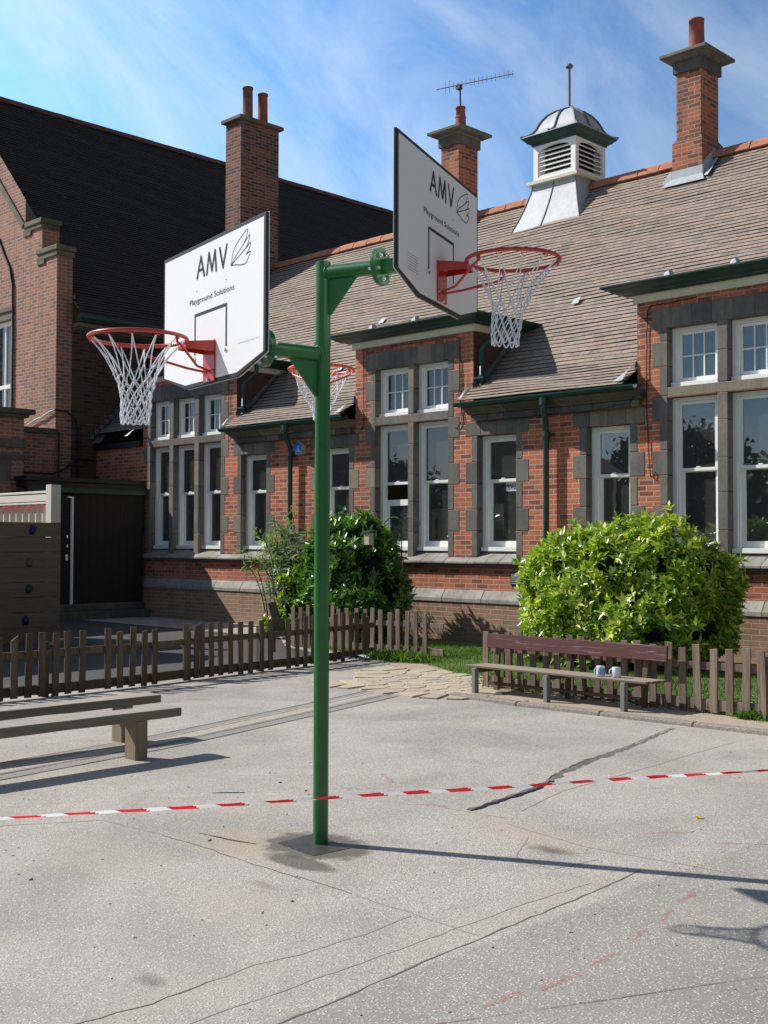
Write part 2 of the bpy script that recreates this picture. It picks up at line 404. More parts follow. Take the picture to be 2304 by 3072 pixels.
# stone surrounds
P = .006
def jamb(mb, xin, side, z0, z1, n0=0):
    """stack of alternating quoins beside an opening; side -1 = left of opening"""
    z = z0; k = n0
    while z < z1 - .05:
        h = .34 if k % 2 else .40
        if z1 - z < h * 1.4: h = z1 - z
        wd = .235 if k % 2 else .115
        a, b = (xin - wd, xin + .004) if side < 0 else (xin - .004, xin + wd)
        mb.box(a, b, YF - P, YF + .15, z + .004, z + h - .004); z += h; k += 1
def lintel(mb, a, b, z0, z1, blocks):
    d = (b - a) / blocks
    for k in range(blocks):
        mb.box(a + k * d + .002, a + (k + 1) * d - .002, YF - P - .002, YF + .15, z0, z1)
for gi, (la, lb) in enumerate(((-20.95, -18.07), (-14.305, -12.19), (-8.70, -6.57))):
    s = MB(); grp = [t for t in TALL if t[2] == gi]
    lintel(s, la, lb, 4.455, 4.735, 7 if gi else 9)
    jamb(s, grp[0][0], -1, 1.31, 4.45); jamb(s, grp[-1][1], 1, 1.31, 4.45)
    for q in range(len(grp) - 1):
        a, b = grp[q][1] - .004, grp[q + 1][0] + .004
        z = 1.28
        for h in (.42, .5, .45, .5, .35): s.box(a, b, YF - P, YF + .15, z + .003, z + h - .003); z += h
        z = 3.645
        for h in (.42, .40): s.box(a, b, YF - P, YF + .15, z + .003, z + h - .003); z += h
    s.box(grp[0][0], grp[-1][1], YF - P + .002, YF + .15, 3.505, 3.64)
    s.build('stone_surround', ST, school, bevel=.006)
for (a, b) in NARR:
    s = MB(); la, lb = a - .24, b + .24
    if abs(a + 17.68) < .01: la = a - .235
    lintel(s, la, lb, 3.195, 3.405, 4)
    jamb(s, a, -1, 1.31, 3.19, 0); jamb(s, b, 1, 1.31, 3.19, 0)
    s.build('stone_surround', ST, school, bevel=.006)

# windows
def window(x0, x1, z0, z1, kind):
    f = MB(); y0, y1 = YF + .13, YF + .22; t = .07
    f.box(x0, x0 + t, y0, y1, z0, z1); f.box(x1 - t, x1, y0, y1, z0, z1)
    f.box(x0 + t, x1 - t, y0 + .001, y1, z1 - .055, z1 - .001)
    f.box(x0 + .01, x1 - .01, y0 - .055, y1, z0 - .001, z0 + .065)            # sill
    f.box(x0 + t, x0 + t + .022, y0 + .02, y1, z0 + .066, z1 - .056); f.box(x1 - t - .022, x1 - t, y0 + .02, y1, z0 + .066, z1 - .056)
    fr = f.build('window', WHITE, school, bevel=.004)
    a, b = x0 + t + .024, x1 - t - .024
    if kind == 'bars':
        s = MB(); y = YF + .17
        s.box(a, a + .035, y, y + .04, z0 + .068, z1 - .058); s.box(b - .035, b, y, y + .04, z0 + .068, z1 - .058)
        s.box(a + .035, b - .035, y, y + .04, z0 + .068, z0 + .13); s.box(a + .035, b - .035, y, y + .04, z1 - .10, z1 - .058)
        s.build('sash', WHITE, fr, bevel=.003)
        g = MB(); w_ = (b - a - .07) / 3
        for k in (1, 2): g.box(a + .035 + k * w_ - .009, a + .035 + k * w_ + .009, y + .004, y + .032, z0 + .13, z1 - .10)
        zm = (z0 + .13 + z1 - .10) / 2; g.box(a + .035, b - .035, y + .006, y + .03, zm - .009, zm + .009)
        g.build('glazing_bar', WHITE, fr)
        MB().box(a + .02, b - .02, y + .018, y + .021, z0 + .10, z1 - .08).build('pane', GLASS, fr)
    else:
        zm = 2.52 if z1 > 3.3 else 2.49
        gap = .28 if kind == 'open' else 0
        # upper sash sits in front, lower sash behind
        s = MB(); y = YF + .155
        s.box(a, a + .035, y, y + .04, zm - .02, z1 - .058); s.box(b - .035, b, y, y + .04, zm - .02, z1 - .058)
        s.box(a + .035, b - .035, y - .002, y + .04, zm - .022, zm + .022); s.box(a + .035, b - .035, y, y + .04, z1 - .10, z1 - .058)
        s.box((a + b) / 2 - .03, (a + b) / 2 + .03, y - .004, y + .03, zm + .022, zm + .04)
        s.build('upper_sash', WHITE, fr, bevel=.003)
        MB().box(a + .02, b - .02, y + .018, y + .021, zm, z1 - .08).build('pane', GLASS, fr)
        s = MB(); y = YF + .20; zt = zm + .01 - gap if gap else zm + .012; zb = z0 + .068
        s.box(a, a + .05, y, y + .04, zb, zt); s.box(b - .05, b, y, y + .04, zb, zt)
        s.box(a + .05, b - .05, y, y + .04, zb, zb + .09); s.box(a + .05, b - .05, y - .001, y + .04, zt - .045 - gap * .2, zt)
        s.build('lower_sash', WHITE, fr, bevel=.003)
        MB().box(a + .03, b - .03, y + .018, y + .021, zb + .05, zt - .03).build('pane', GLASS, fr)
    return fr
for x0, x1, g in TALL:
    window(x0, x1, 1.40, 3.50, 'open' if abs(x0 + 14.07) < .01 else 'sash'); window(x0, x1, 3.64, 4.455, 'bars')
for x0, x1 in NARR: window(x0, x1, 1.40, 3.19, 'sash')

# frieze board, cornice gutter and flat lead top of each dormer
def molding(mb, prof, a, b, yb, x_ret=True):
    """profile list of (out, z) swept round three sides of a dormer"""
    path = lambda o: [(a - o, yb, ), (a - o, YF - o), (b + o, YF - o), (b + o, yb)]
    vs = []; n = len(prof)
    for o, z in prof: vs += [(x, y, z) for x, y in path(o)]
    fs = []
    for i in range(n - 1):
        for k in range(3): fs.append((i * 4 + k, i * 4 + k + 1, (i + 1) * 4 + k + 1, (i + 1) * 4 + k))
    mb.add(vs, fs, tint=.5)
for a, b in DORM:
    m = MB(); molding(m, [(.002, 4.70 + .14), (.045, 4.84), (.045, 4.925), (.09, 4.935), (.09, 4.945), (0, 4.945)], a, b, 15.3); m.build('frieze_board', CREAM, school)
    m = MB(); molding(m, [(.085, 4.935), (.12, 4.945), (.15, 4.96), (.20, 4.965), (.255, 4.99), (.30, 5.02), (.355, 5.035), (.37, 5.055), (.37, 5.075), (.33, 5.075), (.33, 5.05), (0, 5.05)], a, b, 15.3)
    m.build('cornice_gutter', GREEN2, school)
    m = MB(); m.box(a - .2, b + .2, YF - .2, 15.4, 5.046, 5.066); m.build('flat_roof', LEADD, school)
    m = MB()
    for q in (.25, .62):
        xx = a + (b - a) * q; m.prism([(0, 5.07), (.05, 5.15), (.10, 5.13), (.12, 5.07)], 1, YF - .30, YF - .24) if False else m.add([(xx - .05, YF - .31, 5.07), (xx + .05, YF - .31, 5.07), (xx + .05, YF - .2, 5.12), (xx - .05, YF - .2, 5.12), (xx - .04, YF - .29, 5.13), (xx + .02, YF - .29, 5.16), (xx + .02, YF - .2, 5.17), (xx - .04, YF - .2, 5.15)], [(0, 1, 5, 4), (1, 2, 6, 5), (2, 3, 7, 6), (3, 0, 4, 7), (4, 5, 6, 7)])
    m.build('lead_clip', LEAD, school)
    # flashing up the roof beside the cheek
    for xx, sg in ((a, -1), (b, 1)):
        m = MB(); vs = []; fs = []
        z = lambda y: (3.72 + (y - 13.66) * .62 if y < 14.373 else 4.17 + (y - 14.373) * 1.007)
        for k in range(7):
            y0 = 13.98 + k * .20; vs += [(xx + sg * .012, y0, z(y0) + .11), (xx + sg * .016, y0, z(y0) + .02), (xx + sg * .07, y0, z(y0) + .03)]
        for k in range(6): fs += [(3 * k, 3 * k + 3, 3 * k + 4, 3 * k + 1), (3 * k + 1, 3 * k + 4, 3 * k + 5, 3 * k + 2)]
        m.add(vs, fs); m.build('lead_flashing', LEADD, school, recalc=False)
        m = MB(); m.add([(xx + sg * .01, 13.64, 3.745), (xx + sg * (.15 if sg < 0 else .07), 13.64, 3.74), (xx + sg * (.10 if sg < 0 else .06), 13.84, 3.88), (xx + sg * .03, 13.92, 3.97), (xx + sg * .015, 13.80, 3.90)], [(0, 1, 2, 3, 4)])
        m.build('lead_apron', LEAD, school)

# corbelled eaves between the dormers
SECT = [(-17.90, -14.48), (-11.97, -8.75), (-6.40, XR)]
for a, b in SECT:
    m = MB(); x = a + .10
    while x < b - .1:
        l = min(.28 + random.random() * .08, b - .1 - x)
        m.box(x + .002, x + l - .002, YF - .10, YF + .02, 3.412, 3.505); x += l
    x = a + .05
    while x < b - .05:
        l = min(.75 + random.random() * .2, b - .05 - x)
        m.prism([(YF + .01, 3.508), (YF - .12, 3.508), (YF - .13, 3.53), (YF - .20, 3.565), (YF - .26, 3.60), (YF - .26, 3.64), (YF + .01, 3.64)], 0, x + .002, x + l - .002); x += l
    m.build('corbel_course', STD, school, bevel=.005)
    m = MB(); yc, zc, r = 13.665, 3.68, .062
    prof = [(yc + r * math.cos(t), zc + r * math.sin(t)) for t in [math.pi + i * math.pi / 8 for i in range(9)]]
    pr2 = [(yc + (r - .008) * math.cos(t), zc + (r - .008) * math.sin(t)) for t in [2 * math.pi - i * math.pi / 8 for i in range(9)]]
    m.prism(prof + pr2, 0, a, b)
    m.box(a, b, yc + .055, yc + .10, 3.62, 3.69)
    m.build('gutter', GREEN, school)
m = MB(); m.box(-22.8, -20.98, 13.93, 14.02, 3.55, 3.66); m.build('gutter', BLACK, school)

# downpipes
def pipe(pts, name='downpipe', mat=GREEN, r=.043, parent=school, collars=()):
    m = MB(); m.tube(pts, r, 14)
    for c in collars:
        m.cyl((c[0], c[1], c[2] - .035), (c[0], c[1], c[2] + .035), r * 1.35, 14); m.cyl((c[0], c[1], c[2] - .06), (c[0], c[1], c[2] - .05), r * 1.5, 14)
        m.box(c[0] - .09, c[0] + .09, c[1] + .02, YF, c[2] - .015, c[2] + .015)
    return m.build(name, mat, parent)
for X in (-10.415, -16.135, -4.6):
    o_ = .135
    pipe([(X + o_, 13.665, 3.66), (X + o_, 13.665, 3.50), (X + o_ * .85, 13.70, 3.43), (X + .02, 13.88, 3.26), (X, 13.91, 3.18), (X, 13.91, 0.0)], collars=[(X, 13.91, 3.12), (X, 13.91, 1.6)])
    m = MB(); m.cyl((X + o_, 13.665, 3.52), (X + o_, 13.665, 3.62), .062, 14); m.build('rainwater_outlet', GREEN, school)
for a, b in DORM[:2]:
    X = b + .10
    pipe([(X + .17, 14.28, 4.98), (X + .17, 14.28, 4.84), (X + .14, 14.25, 4.76), (X + .03, 14.13, 4.62), (X, 14.10, 4.55), (X, 14.10, 3.98), (X, 14.02, 3.93)], collars=[(X, 14.10, 4.10)])
# thin cables clipped along the brickwork
def cable(pts, parent, r=.006, mat=BLACK):
    c = []
    for (p, q) in zip(pts[:-1], pts[1:]):
        for k in range(5):
            t = k / 5; c.append([p[i] + (q[i] - p[i]) * t + (random.random() - .5) * .012 * (i != 1) for i in range(3)])
    c.append(pts[-1]); m = MB(); m.tube(c, r, 6); return m.build('cable', mat, parent)
Yc = YF - .02
cable([(-14.30, Yc, 4.80), (-12.30, Yc, 4.80), (-12.16, Yc, 4.76), (-12.15, Yc, 4.0), (-12.13, Yc, 3.45), (-12.2, Yc, 3.35), (-12.28, Yc, 3.36)], school)
cable([(-14.33, Yc, 4.80), (-14.33, Yc, 3.55), (-14.4, Yc, 3.45)], school)
cable([(-12.16, Yc, 4.70), (-12.18, Yc, 3.9), (-12.08, Yc, 3.4)], school)
cable([(-8.0, Yc, 4.80), (-8.70, Yc, 4.78), (-8.76, Yc, 4.70), (-8.77, Yc, 3.9), (-8.78, Yc, 3.4), (-8.72, Yc, 2.45), (-8.66, Yc, 2.42), (-8.64, Yc, 2.50)], school, .007)
cable([(-8.75, Yc, 3.85), (-8.86, Yc, 3.72), (-8.9, Yc - .2, 3.45), (-9.6, Yc - .1, 3.40), (-11.8, Yc - .1, 3.40)], school, .005)
cable([(-18.05, Yc, 4.8), (-18.06, Yc, 3.6), (-18.02, Yc, 3.45), (-17.7, Yc, 3.42)], school)

# air vents
for X, Z in ((-16.72, 1.0), (-11.03, .98), (-9.3, 1.0)):
    v = MB(); v.box(X - .12, X + .12, YF - .012, YF + .02, Z - .09, Z + .11)
    vo = v.build('air_vent', GREEN, school)
    v = MB()
    for k in range(6): v.box(X - .10, X + .10, YF - .022, YF - .013, Z - .07 + k * .028, Z - .058 + k * .028)
    v.build('slat', LEAD, vo)

# roof: individually stepped courses of tiles
def roof_courses(mb, prof, x0, x1, gauge, skip, step=.015, seg=.5, axis=0, wob=.009):
    """prof: polyline (depth, z) from eave to ridge; rows run along x (axis 0) or along y (axis 1)"""
    pts = []; L = 0; 
    seglen = [math.dist(prof[i], prof[i + 1]) for i in range(len(prof) - 1)]; T = sum(seglen)
    def at(d):
        d = max(0, min(T, d))
        for i, s_ in enumerate(seglen):
            if d <= s_ + 1e-9 or i == len(seglen) - 1:
                t = d / s_; return (prof[i][0] + (prof[i + 1][0] - prof[i][0]) * t, prof[i][1] + (prof[i + 1][1] - prof[i][1]) * t, i)
            d -= s_
    n = int(T / gauge)
    for r in range(n + 1):
        d0, d1 = r * gauge, min(T, (r + 1) * gauge + .002)
        y0, z0, i0 = at(d0); y1, z1, _ = at(d1)
        i0 = min(i0, len(prof) - 2)
        sy, sz = prof[i0 + 1][0] - prof[i0][0], prof[i0 + 1][1] - prof[i0][1]; l = math.hypot(sy, sz); ny, nz = -sz / l, sy / l
        if nz < 0: ny, nz = -ny, -nz
        for (a, b) in skip(x0, x1, y0, z0):
            k = max(1, int((b - a) / seg)); xs = [a + (b - a) * i / k for i in range(k + 1)]
            vs = []; tn = []
            for x in xs:
                wv = wob * (math.sin(x * .9 + r * .13) + math.sin(x * 2.3 + r * .7) * .6 + (random.random() - .5) * .9)
                # bottom butt, top of butt, back under the next course
                for (yy, zz, o) in ((y0, z0, 0.0), (y0, z0, step), (y1, z1, .002)):
                    p = (yy + ny * (o + wv), zz + nz * (o + wv))
                    vs.append((x, p[0], p[1]) if axis == 0 else (p[0], x, p[1])); tn.append(r + (0 if o != .002 else .999))
            fs = []
            for i in range(k):
                o = i * 3; fs += [(o, o + 3, o + 4, o + 1), (o + 1, o + 4, o + 5, o + 2)]
            mb.add(vs, fs, tint=.5); mb.tint[-len(vs):] = tn
def skip_main(x0, x1, y, z):
    if y >= 15.30: return [(x0, x1)]
    out = []; c = x0
    for a, b in DORM: out.append((c, a)); c = b
    out.append((c, x1))
    if y < 13.90: out[0] = (0, 0)
    return [(a, b) for a, b in out if b > a]
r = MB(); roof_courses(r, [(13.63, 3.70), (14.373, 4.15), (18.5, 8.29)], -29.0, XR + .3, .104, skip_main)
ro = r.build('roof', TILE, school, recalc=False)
r = MB(); r.add([(-26, 18.5, 8.25), (XR + .3, 18.5, 8.25), (XR + .3, 23.2, 3.6), (-26, 23.2, 3.6)], [(3, 2, 1, 0)])
r.build('rear_roof', TILE, school)
# dormer backs between flat roof and main roof
r = MB(); x = -24.0
while x < XR + .3:
    l = .44; dz = (random.random() - .5) * .016
    prof = [(18.5 - .17, 8.20), (18.5 - .12, 8.31), (18.5 - .05, 8.365), (18.5 + .05, 8.365), (18.5 + .12, 8.31), (18.5 + .17, 8.20)]
    r.prism([(y, z + dz) for y, z in prof], 0, x + .003, x + l - .003); x += l
r.build('ridge_tile', RIDGE, school, bevel=.01)
m = MB()
for (x, y) in ((-15.9, 15.9), (-16.0, 14.9), (-11.15, 15.55)):
    z = 4.17 + (y - 14.373) * 1.007
    m.add([(x, y, z + .03), (x + .14, y, z + .03), (x + .13, y + .09, z + .15), (x + .01, y + .09, z + .13)], [(0, 1, 2, 3)])
m.build('lead_slip', LEAD, ro)

# chimneys
def chimney(x0, x1, y0, y1, zb, zt, brick, parent, plinth=None, style='stone', label=None):
    m = MB(); m.box(x0, x1, y0, y1, zb, zt)
    if plinth:
        m.box(x0 - .055, x1 + .055, y0 - .055, y1 + .055, zb, plinth)
    c = m.build('chimney', brick, parent, bevel=.004)
    if label: c['label'] = label
    if plinth:
        m = MB(); o = .055
        v = [(x0 - o, y0 - o, plinth), (x1 + o, y0 - o, plinth), (x1 + o, y1 + o, plinth), (x0 - o, y1 + o, plinth), (x0 - .002, y0 - .002, plinth + .07), (x1 + .002, y0 - .002, plinth + .07), (x1 + .002, y1 + .002, plinth + .07), (x0 - .002, y1 + .002, plinth + .07)]
        m.add(v, [(0, 1, 5, 4), (1, 2, 6, 5), (2, 3, 7, 6), (3, 0, 4, 7)]); m.build('weathering', BRD, c)
        m = MB(); o = .062; zf = 4.17 + (y0 - o - 14.373) * 1.007
        m.box(x0 - o, x1 + o, y0 - o, y0 - o + .01, zf - .1, zf + .17)
        m.add([(x0 - o, y0 - o - .003, zf + .03), (x1 + o, y0 - o - .003, zf + .03), (x1 + o + .12, y0 - o - .16, zf - .13), (x0 - o - .14, y0 - o - .16, zf - .13)], [(0, 1, 2, 3)])
        for sx, xx in ((-1, x0 - o), (1, x1 + o)):
            m.add([(xx + sx * .004, y0 - o, zf + .22), (xx + sx * .004, 18.45, 8.42), (xx + sx * .012, 18.45, 8.26), (xx + sx * .15, 18.3, 8.16), (xx + sx * .15, y0 - o - .1, zf - .06), (xx + sx * .006, y0 - o, zf - .02)], [(0, 1, 2, 5), (5, 2, 3, 4)])
        m.build('lead_flashing', LEAD, c)
    m = MB()
    def ring(o0, z0, o1, z1):
        v = [(x0 - o0, y0 - o0, z0), (x1 + o0, y0 - o0, z0), (x1 + o0, y1 + o0, z0), (x0 - o0, y1 + o0, z0), (x0 - o1, y0 - o1, z1), (x1 + o1, y0 - o1, z1), (x1 + o1, y1 + o1, z1), (x0 - o1, y1 + o1, z1)]
        m.add(v, [(0, 1, 5, 4), (1, 2, 6, 5), (2, 3, 7, 6), (3, 0, 4, 7), (3, 2, 1, 0), (4, 5, 6, 7)])
    if style == 'stone':
        ring(.045, zt, .045, zt + .19); m.build('stone_collar', STD, c, bevel=.006); m = MB()
        ring(.05, zt + .19, .09, zt + .205); ring(.09, zt + .205, .17, zt + .25); ring(.17, zt + .25, .20, zt + .265); m.build('stone_molding', STD, c); m = MB()
        ring(.215, zt + .265, .215, zt + .325); m.build('cap', STM, c, bevel=.008)
    else:
        ring(.09, zt, .09, zt + .085); m.build('cap', STM, c, bevel=.008)
    return c
def pot(c, x, y, z, h, r0, r1, mat, rim=.012, band=None):
    m = MB(); m.tube([(x, y, z), (x, y, z + h * .5), (x, y, z + h - .04), (x, y, z + h - .04), (x, y, z + h), (x, y, z + h), (x, y, z + h - .3)],
                     [r0, (r0 + r1) / 2, r1, r1 + rim, r1 + rim, r1 - .015, r1 - .02], 28, cap=False)
    if band: m.tube([(x, y, z + h * .58), (x, y, z + h * .60), (x, y, z + h * .64), (x, y, z + h * .66)], [r1 + .01, r1 + .022, r1 + .022, r1 + .005], 28, cap=False)
    return m.build('chimney_pot', mat, c)
cR = chimney(-10.72, -10.245, 18.085, 18.69, 6.8, 9.73, BRC, school, plinth=8.50, label='right-hand brick chimney with a single plain pink pot')
pot(cR, -10.50, 18.4, 10.04, .70, .142, .130, POT, rim=.004)
cM = chimney(-16.24, -15.757, 18.085, 18.69, 6.8, 9.73, BRC, school, plinth=8.42, label='middle brick chimney with a banded red pot under the aerial')
pot(cM, -15.98, 18.4, 10.04, .58, .128, .092, POT, band=True)
cL = chimney(-22.50, -21.915, 17.3, 18.47, 5.5, 11.60, BRD, school, style='slab', label='tall dark brick chimney with two slim pots')
pot(cL, -22.17, 17.70, 11.68, .84, .125, .118, POT2, rim=.014); pot(cL, -22.15, 18.15, 11.68, .80, .125, .115, POT, rim=.014)

# ventilation cupola
cx, cy, hw = -13.28, 18.48, .49
cu = MB()
m = MB()
prof = [(.35 + .02, 7.30), (.30, 7.48), (.20, 7.72), (.11, 7.98), (.04, 8.22), (.0, 8.40)]
vs = []
for o, z in prof:
    h = hw + o; vs += [(cx - h, cy - h, z), (cx + h, cy - h, z), (cx + h, cy + h, z), (cx - h, cy + h, z)]
fs = [(i * 4 + k, i * 4 + (k + 1) % 4, (i + 1) * 4 + (k + 1) % 4, (i + 1) * 4 + k) for i in range(len(prof) - 1) for k in range(4)]
m.add(vs, fs); cup = m.build('cupola', LEAD, school)
m = MB()
for dx in (-1, 0, 1):
    m.tube([(cx + dx * (hw + o + .003) if dx else cx - (o * .35), cy - hw - o - .004, z) for o, z in prof], .013, 8)
m.tube([(cx + hw + o + .003, cy + (0), z) for o, z in prof], .013, 8)
m.build('lead_roll', LEADD, cup)
m = MB(); m.add([(cx + hw + .26, cy - hw - .30, 7.50), (cx + hw + .45, cy - hw - .18, 7.52), (cx + hw + .18, cy + .02, 8.30), (cx + hw + .08, cy + .02, 8.30)], [(0, 1, 2, 3)])
m.add([(cx - hw - .26, cy - hw - .30, 7.50), (cx - hw - .45, cy - hw - .18, 7.52), (cx - hw - .18, cy + .02, 8.30), (cx - hw - .08, cy + .02, 8.30)], [(0, 1, 2, 3)])
m.build('lead_flashing', LEAD, cup)
def sq(mb, h, z0, z1, h2=None):
    h2 = h if h2 is None else h2
    v = [(cx - h, cy - h, z0), (cx + h, cy - h, z0), (cx + h, cy + h, z0), (cx - h, cy + h, z0), (cx - h2, cy - h2, z1), (cx + h2, cy - h2, z1), (cx + h2, cy + h2, z1), (cx - h2, cy + h2, z1)]
    mb.add(v, [(0, 1, 5, 4), (1, 2, 6, 5), (2, 3, 7, 6), (3, 0, 4, 7), (3, 2, 1, 0), (4, 5, 6, 7)])
m = MB(); sq(m, hw + .10, 8.39, 8.455); sq(m, hw + .085, 8.456, 8.475, hw + .02); m.build('base_trim', CREAM, cup, bevel=.004)
# four louvred faces: frame with arched head
m = MB(); z0, z1, zs = 8.476, 9.18, 9.0
for fx_, fy_ in ((0, -1), (1, 0), (0, 1), (-1, 0)):
    n = Vector((fx_, fy_, 0)); t = Vector((-fy_, fx_, 0))
    o = Vector((cx, cy, 0)) + n * hw
    def Q(u, z, d=0): return o + t * u + Vector((0, 0, z)) - n * d
    hwid = hw; iw = hw - .105
    m.add([Q(-hwid, z0), Q(-iw, z0), Q(-iw, z1), Q(-hwid, z1), Q(-iw, z0, .06), Q(-iw, z1, .06)], [(0, 1, 2, 3), (1, 4, 5, 2)])
    m.add([Q(hwid, z0), Q(iw, z0), Q(iw, z1), Q(hwid, z1), Q(iw, z0, .06), Q(iw, z1, .06)], [(0, 1, 2, 3), (1, 4, 5, 2)])
    m.add([Q(-iw, z0), Q(iw, z0), Q(iw, z0 + .06), Q(-iw, z0 + .06), Q(iw, z0 + .06, .06), Q(-iw, z0 + .06, .06)], [(0, 1, 2, 3), (2, 3, 5, 4)])
    arc = [(iw * math.cos(a), zs - .02 + .13 * math.sin(a)) for a in [math.pi * k / 12 for k in range(13)]]
    for (a, b) in zip(arc[:-1], arc[1:]):
        m.add([Q(a[0], a[1]), Q(b[0], b[1]), Q(b[0], z1), Q(a[0], z1), Q(a[0], a[1], .06), Q(b[0], b[1], .06)], [(0, 1, 2, 3), (0, 1, 5, 4)])
m.build('louvre_frame', WHITE, cup)
m = MB(); sq(m, hw - .16, 8.48, 9.17); m.build('louvre_void', BLACK, cup)
m = MB()
for fx_, fy_ in ((0, -1), (1, 0), (0, 1), (-1, 0)):
    n = Vector((fx_, fy_, 0)); t = Vector((-fy_, fx_, 0)); o = Vector((cx, cy, 0)) + n * (hw - .055)
    for k in range(6):
        z = 8.58 + k * .092
        m.obox(o + Vector((0, 0, z)), t, n + Vector((0, 0, -.75)), Vector((0, 0, 1)) + n * .75, hw - .107, .055, .007)
m.build('louvre_slat', WHITE, cup)
m = MB()
for (h, z, h2, z2) in ((hw + .02, 9.15, hw + .03, 9.19), (hw + .05, 9.19, hw + .07, 9.215), (hw + .09, 9.215, hw + .13, 9.27), (hw + .15, 9.27, hw + .165, 9.305)): sq(m, h, z, z2, h2)
m.build('cornice', GREEN2, cup)
dome = [(.665, 9.306), (.665, 9.325), (.58, 9.345), (.50, 9.40), (.455, 9.47), (.42, 9.56), (.375, 9.65), (.30, 9.75), (.20, 9.83), (.10, 9.875), (.03, 9.90)]
m = MB(); vs = []
for h, z in dome: vs += [(cx - h, cy - h, z), (cx + h, cy - h, z), (cx + h, cy + h, z), (cx - h, cy + h, z)]
m.add(vs, [(i * 4 + k, i * 4 + (k + 1) % 4, (i + 1) * 4 + (k + 1) % 4, (i + 1) * 4 + k) for i in range(len(dome) - 1) for k in range(4)]); m.build('dome_roof', LEAD, cup)
m = MB()
for sx, sy in ((-1, -1), (1, -1), (1, 1), (-1, 1), (0, -1), (1, 0), (0, 1), (-1, 0)):
    m.tube([(cx + sx * (h + .006), cy + sy * (h + .006), z + .008) for h, z in dome[1:]], .022, 8)
m.build('dome_rib', LEADD, cup)
m = MB(); m.tube([(cx, cy, 9.88), (cx, cy, 9.98), (cx, cy, 10.70)], [.05, .026, .026], 12); m.tube([(cx, cy, 10.70), (cx, cy, 10.705), (cx, cy, 10.74), (cx, cy, 10.775), (cx, cy, 10.79)], [.03, .068, .075, .045, .005], 16)
m.build('finial', LEADD, cup)

# TV aerial above the middle chimney pot
ae = thing('television_aerial', 'thin comb-like television aerial on a short mast above the middle chimney pot', 'aerial', (-15.98, 18.4, 10.62))
A0, A1 = Vector((-16.49, 18.0, 10.95)), Vector((-14.683, 18.456, 10.95))
A0, A1 = A0 + Vector((0, .22, .13)), A1 + Vector((0, .05, .04))
m = MB(); m.tube([A0, A1], .011, 6); m.build('boom', LEADD, ae)
m = MB()
for k in range(17):
    p = A0.lerp(A1, .12 + k * .055); hh = .075 if k > 1 else .14
    m.tube([p + Vector((0, 0, -hh)), p + Vector((0, 0, hh))], .005, 5)
m.build('aerial_element', LEADD, ae)
m = MB(); m.tube([(-15.98, 18.4, 10.35), (-15.98, 18.38, 11.05)], .017, 8); m.box(-16.03, -15.93, 18.3, 18.4, 10.98, 11.08); m.build('mast', BLACK, ae)

# bell box
al = thing('alarm_box', 'pentagonal blue and beige intruder alarm box on brick beside the downpipe', 'alarm box', (-15.98, 13.95, 3.10))
def pent(x, z, s_): return [(x - .128 * s_, z + .035 * s_), (x - .08 * s_, z - .125 * s_), (x + .08 * s_, z - .125 * s_), (x + .128 * s_, z + .035 * s_), (x, z + .13 * s_)]
ax_, az_ = -15.93, 3.235
m = MB(); m.prism(pent(ax_, az_, 1), 1, YF - .10, YF); m.build('casing', BOXG, al, bevel=.008)
m = MB(); m.prism(pent(ax_, az_ + .004, .86), 1, YF - .104, YF - .09); m.build('front_panel', CHUBB, al)
def text_mesh(txt, size, bold=0.0):
    cu_ = bpy.data.curves.new('t', 'FONT'); cu_.body = txt; cu_.size = size; cu_.offset = bold; cu_.resolution_u = 3
    o = bpy.data.objects.new('t', cu_); COL.objects.link(o)
    dg = bpy.context.evaluated_depsgraph_get(); me = bpy.data.meshes.new_from_object(o.evaluated_get(dg))
    vs = [tuple(v.co) for v in me.vertices]; fs = [tuple(p.vertices) for p in me.polygons]
    bpy.data.objects.remove(o); bpy.data.curves.remove(cu_); bpy.data.meshes.remove(me)
    return vs, fs
def put_text(mb, txt, O, R_, U_, N_, width=None, height=None, center=False, bold=0., lift=.001):
    vs, fs = text_mesh(txt, 1.0, bold)
    xs = [v[0] for v in vs]; w0 = max(xs) - min(xs); x0 = min(xs)
    capv, _ = text_mesh('H', 1.0); ch = max(v[1] for v in capv)
    sy = height / ch; sx = (width / w0) if width else sy
    O, R_, U_, N_ = map(Vector, (O, R_, U_, N_))
    sh = -w0 * sx / 2 if center else 0
    mb.add([O + R_ * ((v[0] - x0) * sx + sh) + U_ * (v[1] * sy) + N_ * lift for v in vs], fs, tint=.5)
m = MB(); put_text(m, 'Chubb', (ax_, YF - .105, az_ - .078), (1, 0, 0), (0, 0, 1), (0, -1, 0), width=.125, height=.036, center=True, bold=.02)
put_text(m, 'C', (ax_ + .005, YF - .105, az_ - .028), (1, 0, 0), (0, 0, 1), (0, -1, 0), height=.055, center=True, bold=.01)
m.box(ax_ - .025, ax_ + .028, YF - .107, YF - .1055, az_ - .042, az_ - .034)
m.build('lettering', WHITE, al)

# paper notice behind the narrow window glass
sg = MB(); Xs = -11.42; sg.box(Xs, Xs + .33, YF + .212, YF + .214, 2.325, 2.455)
sgo = thing('security_notice', 'small white security notice stuck inside the narrow sash window', 'sign', (Xs, YF + .21, 2.33))
sg.build('paper', SIGNW, sgo)
m = MB(); put_text(m, 'MAJESTIC', (Xs + .01, YF + .2115, 2.388), (1, 0, 0), (0, 0, 1), (0, -1, 0), width=.30, height=.05, bold=.03); m.build('lettering', BLK, sgo); m = MB()
put_text(m, 'SECURITY', (Xs + .03, YF + .2115, 2.338), (1, 0, 0), (0, 0, 1), (0, -1, 0), width=.26, height=.03, bold=.01); m.build('lettering', BLK, sgo)

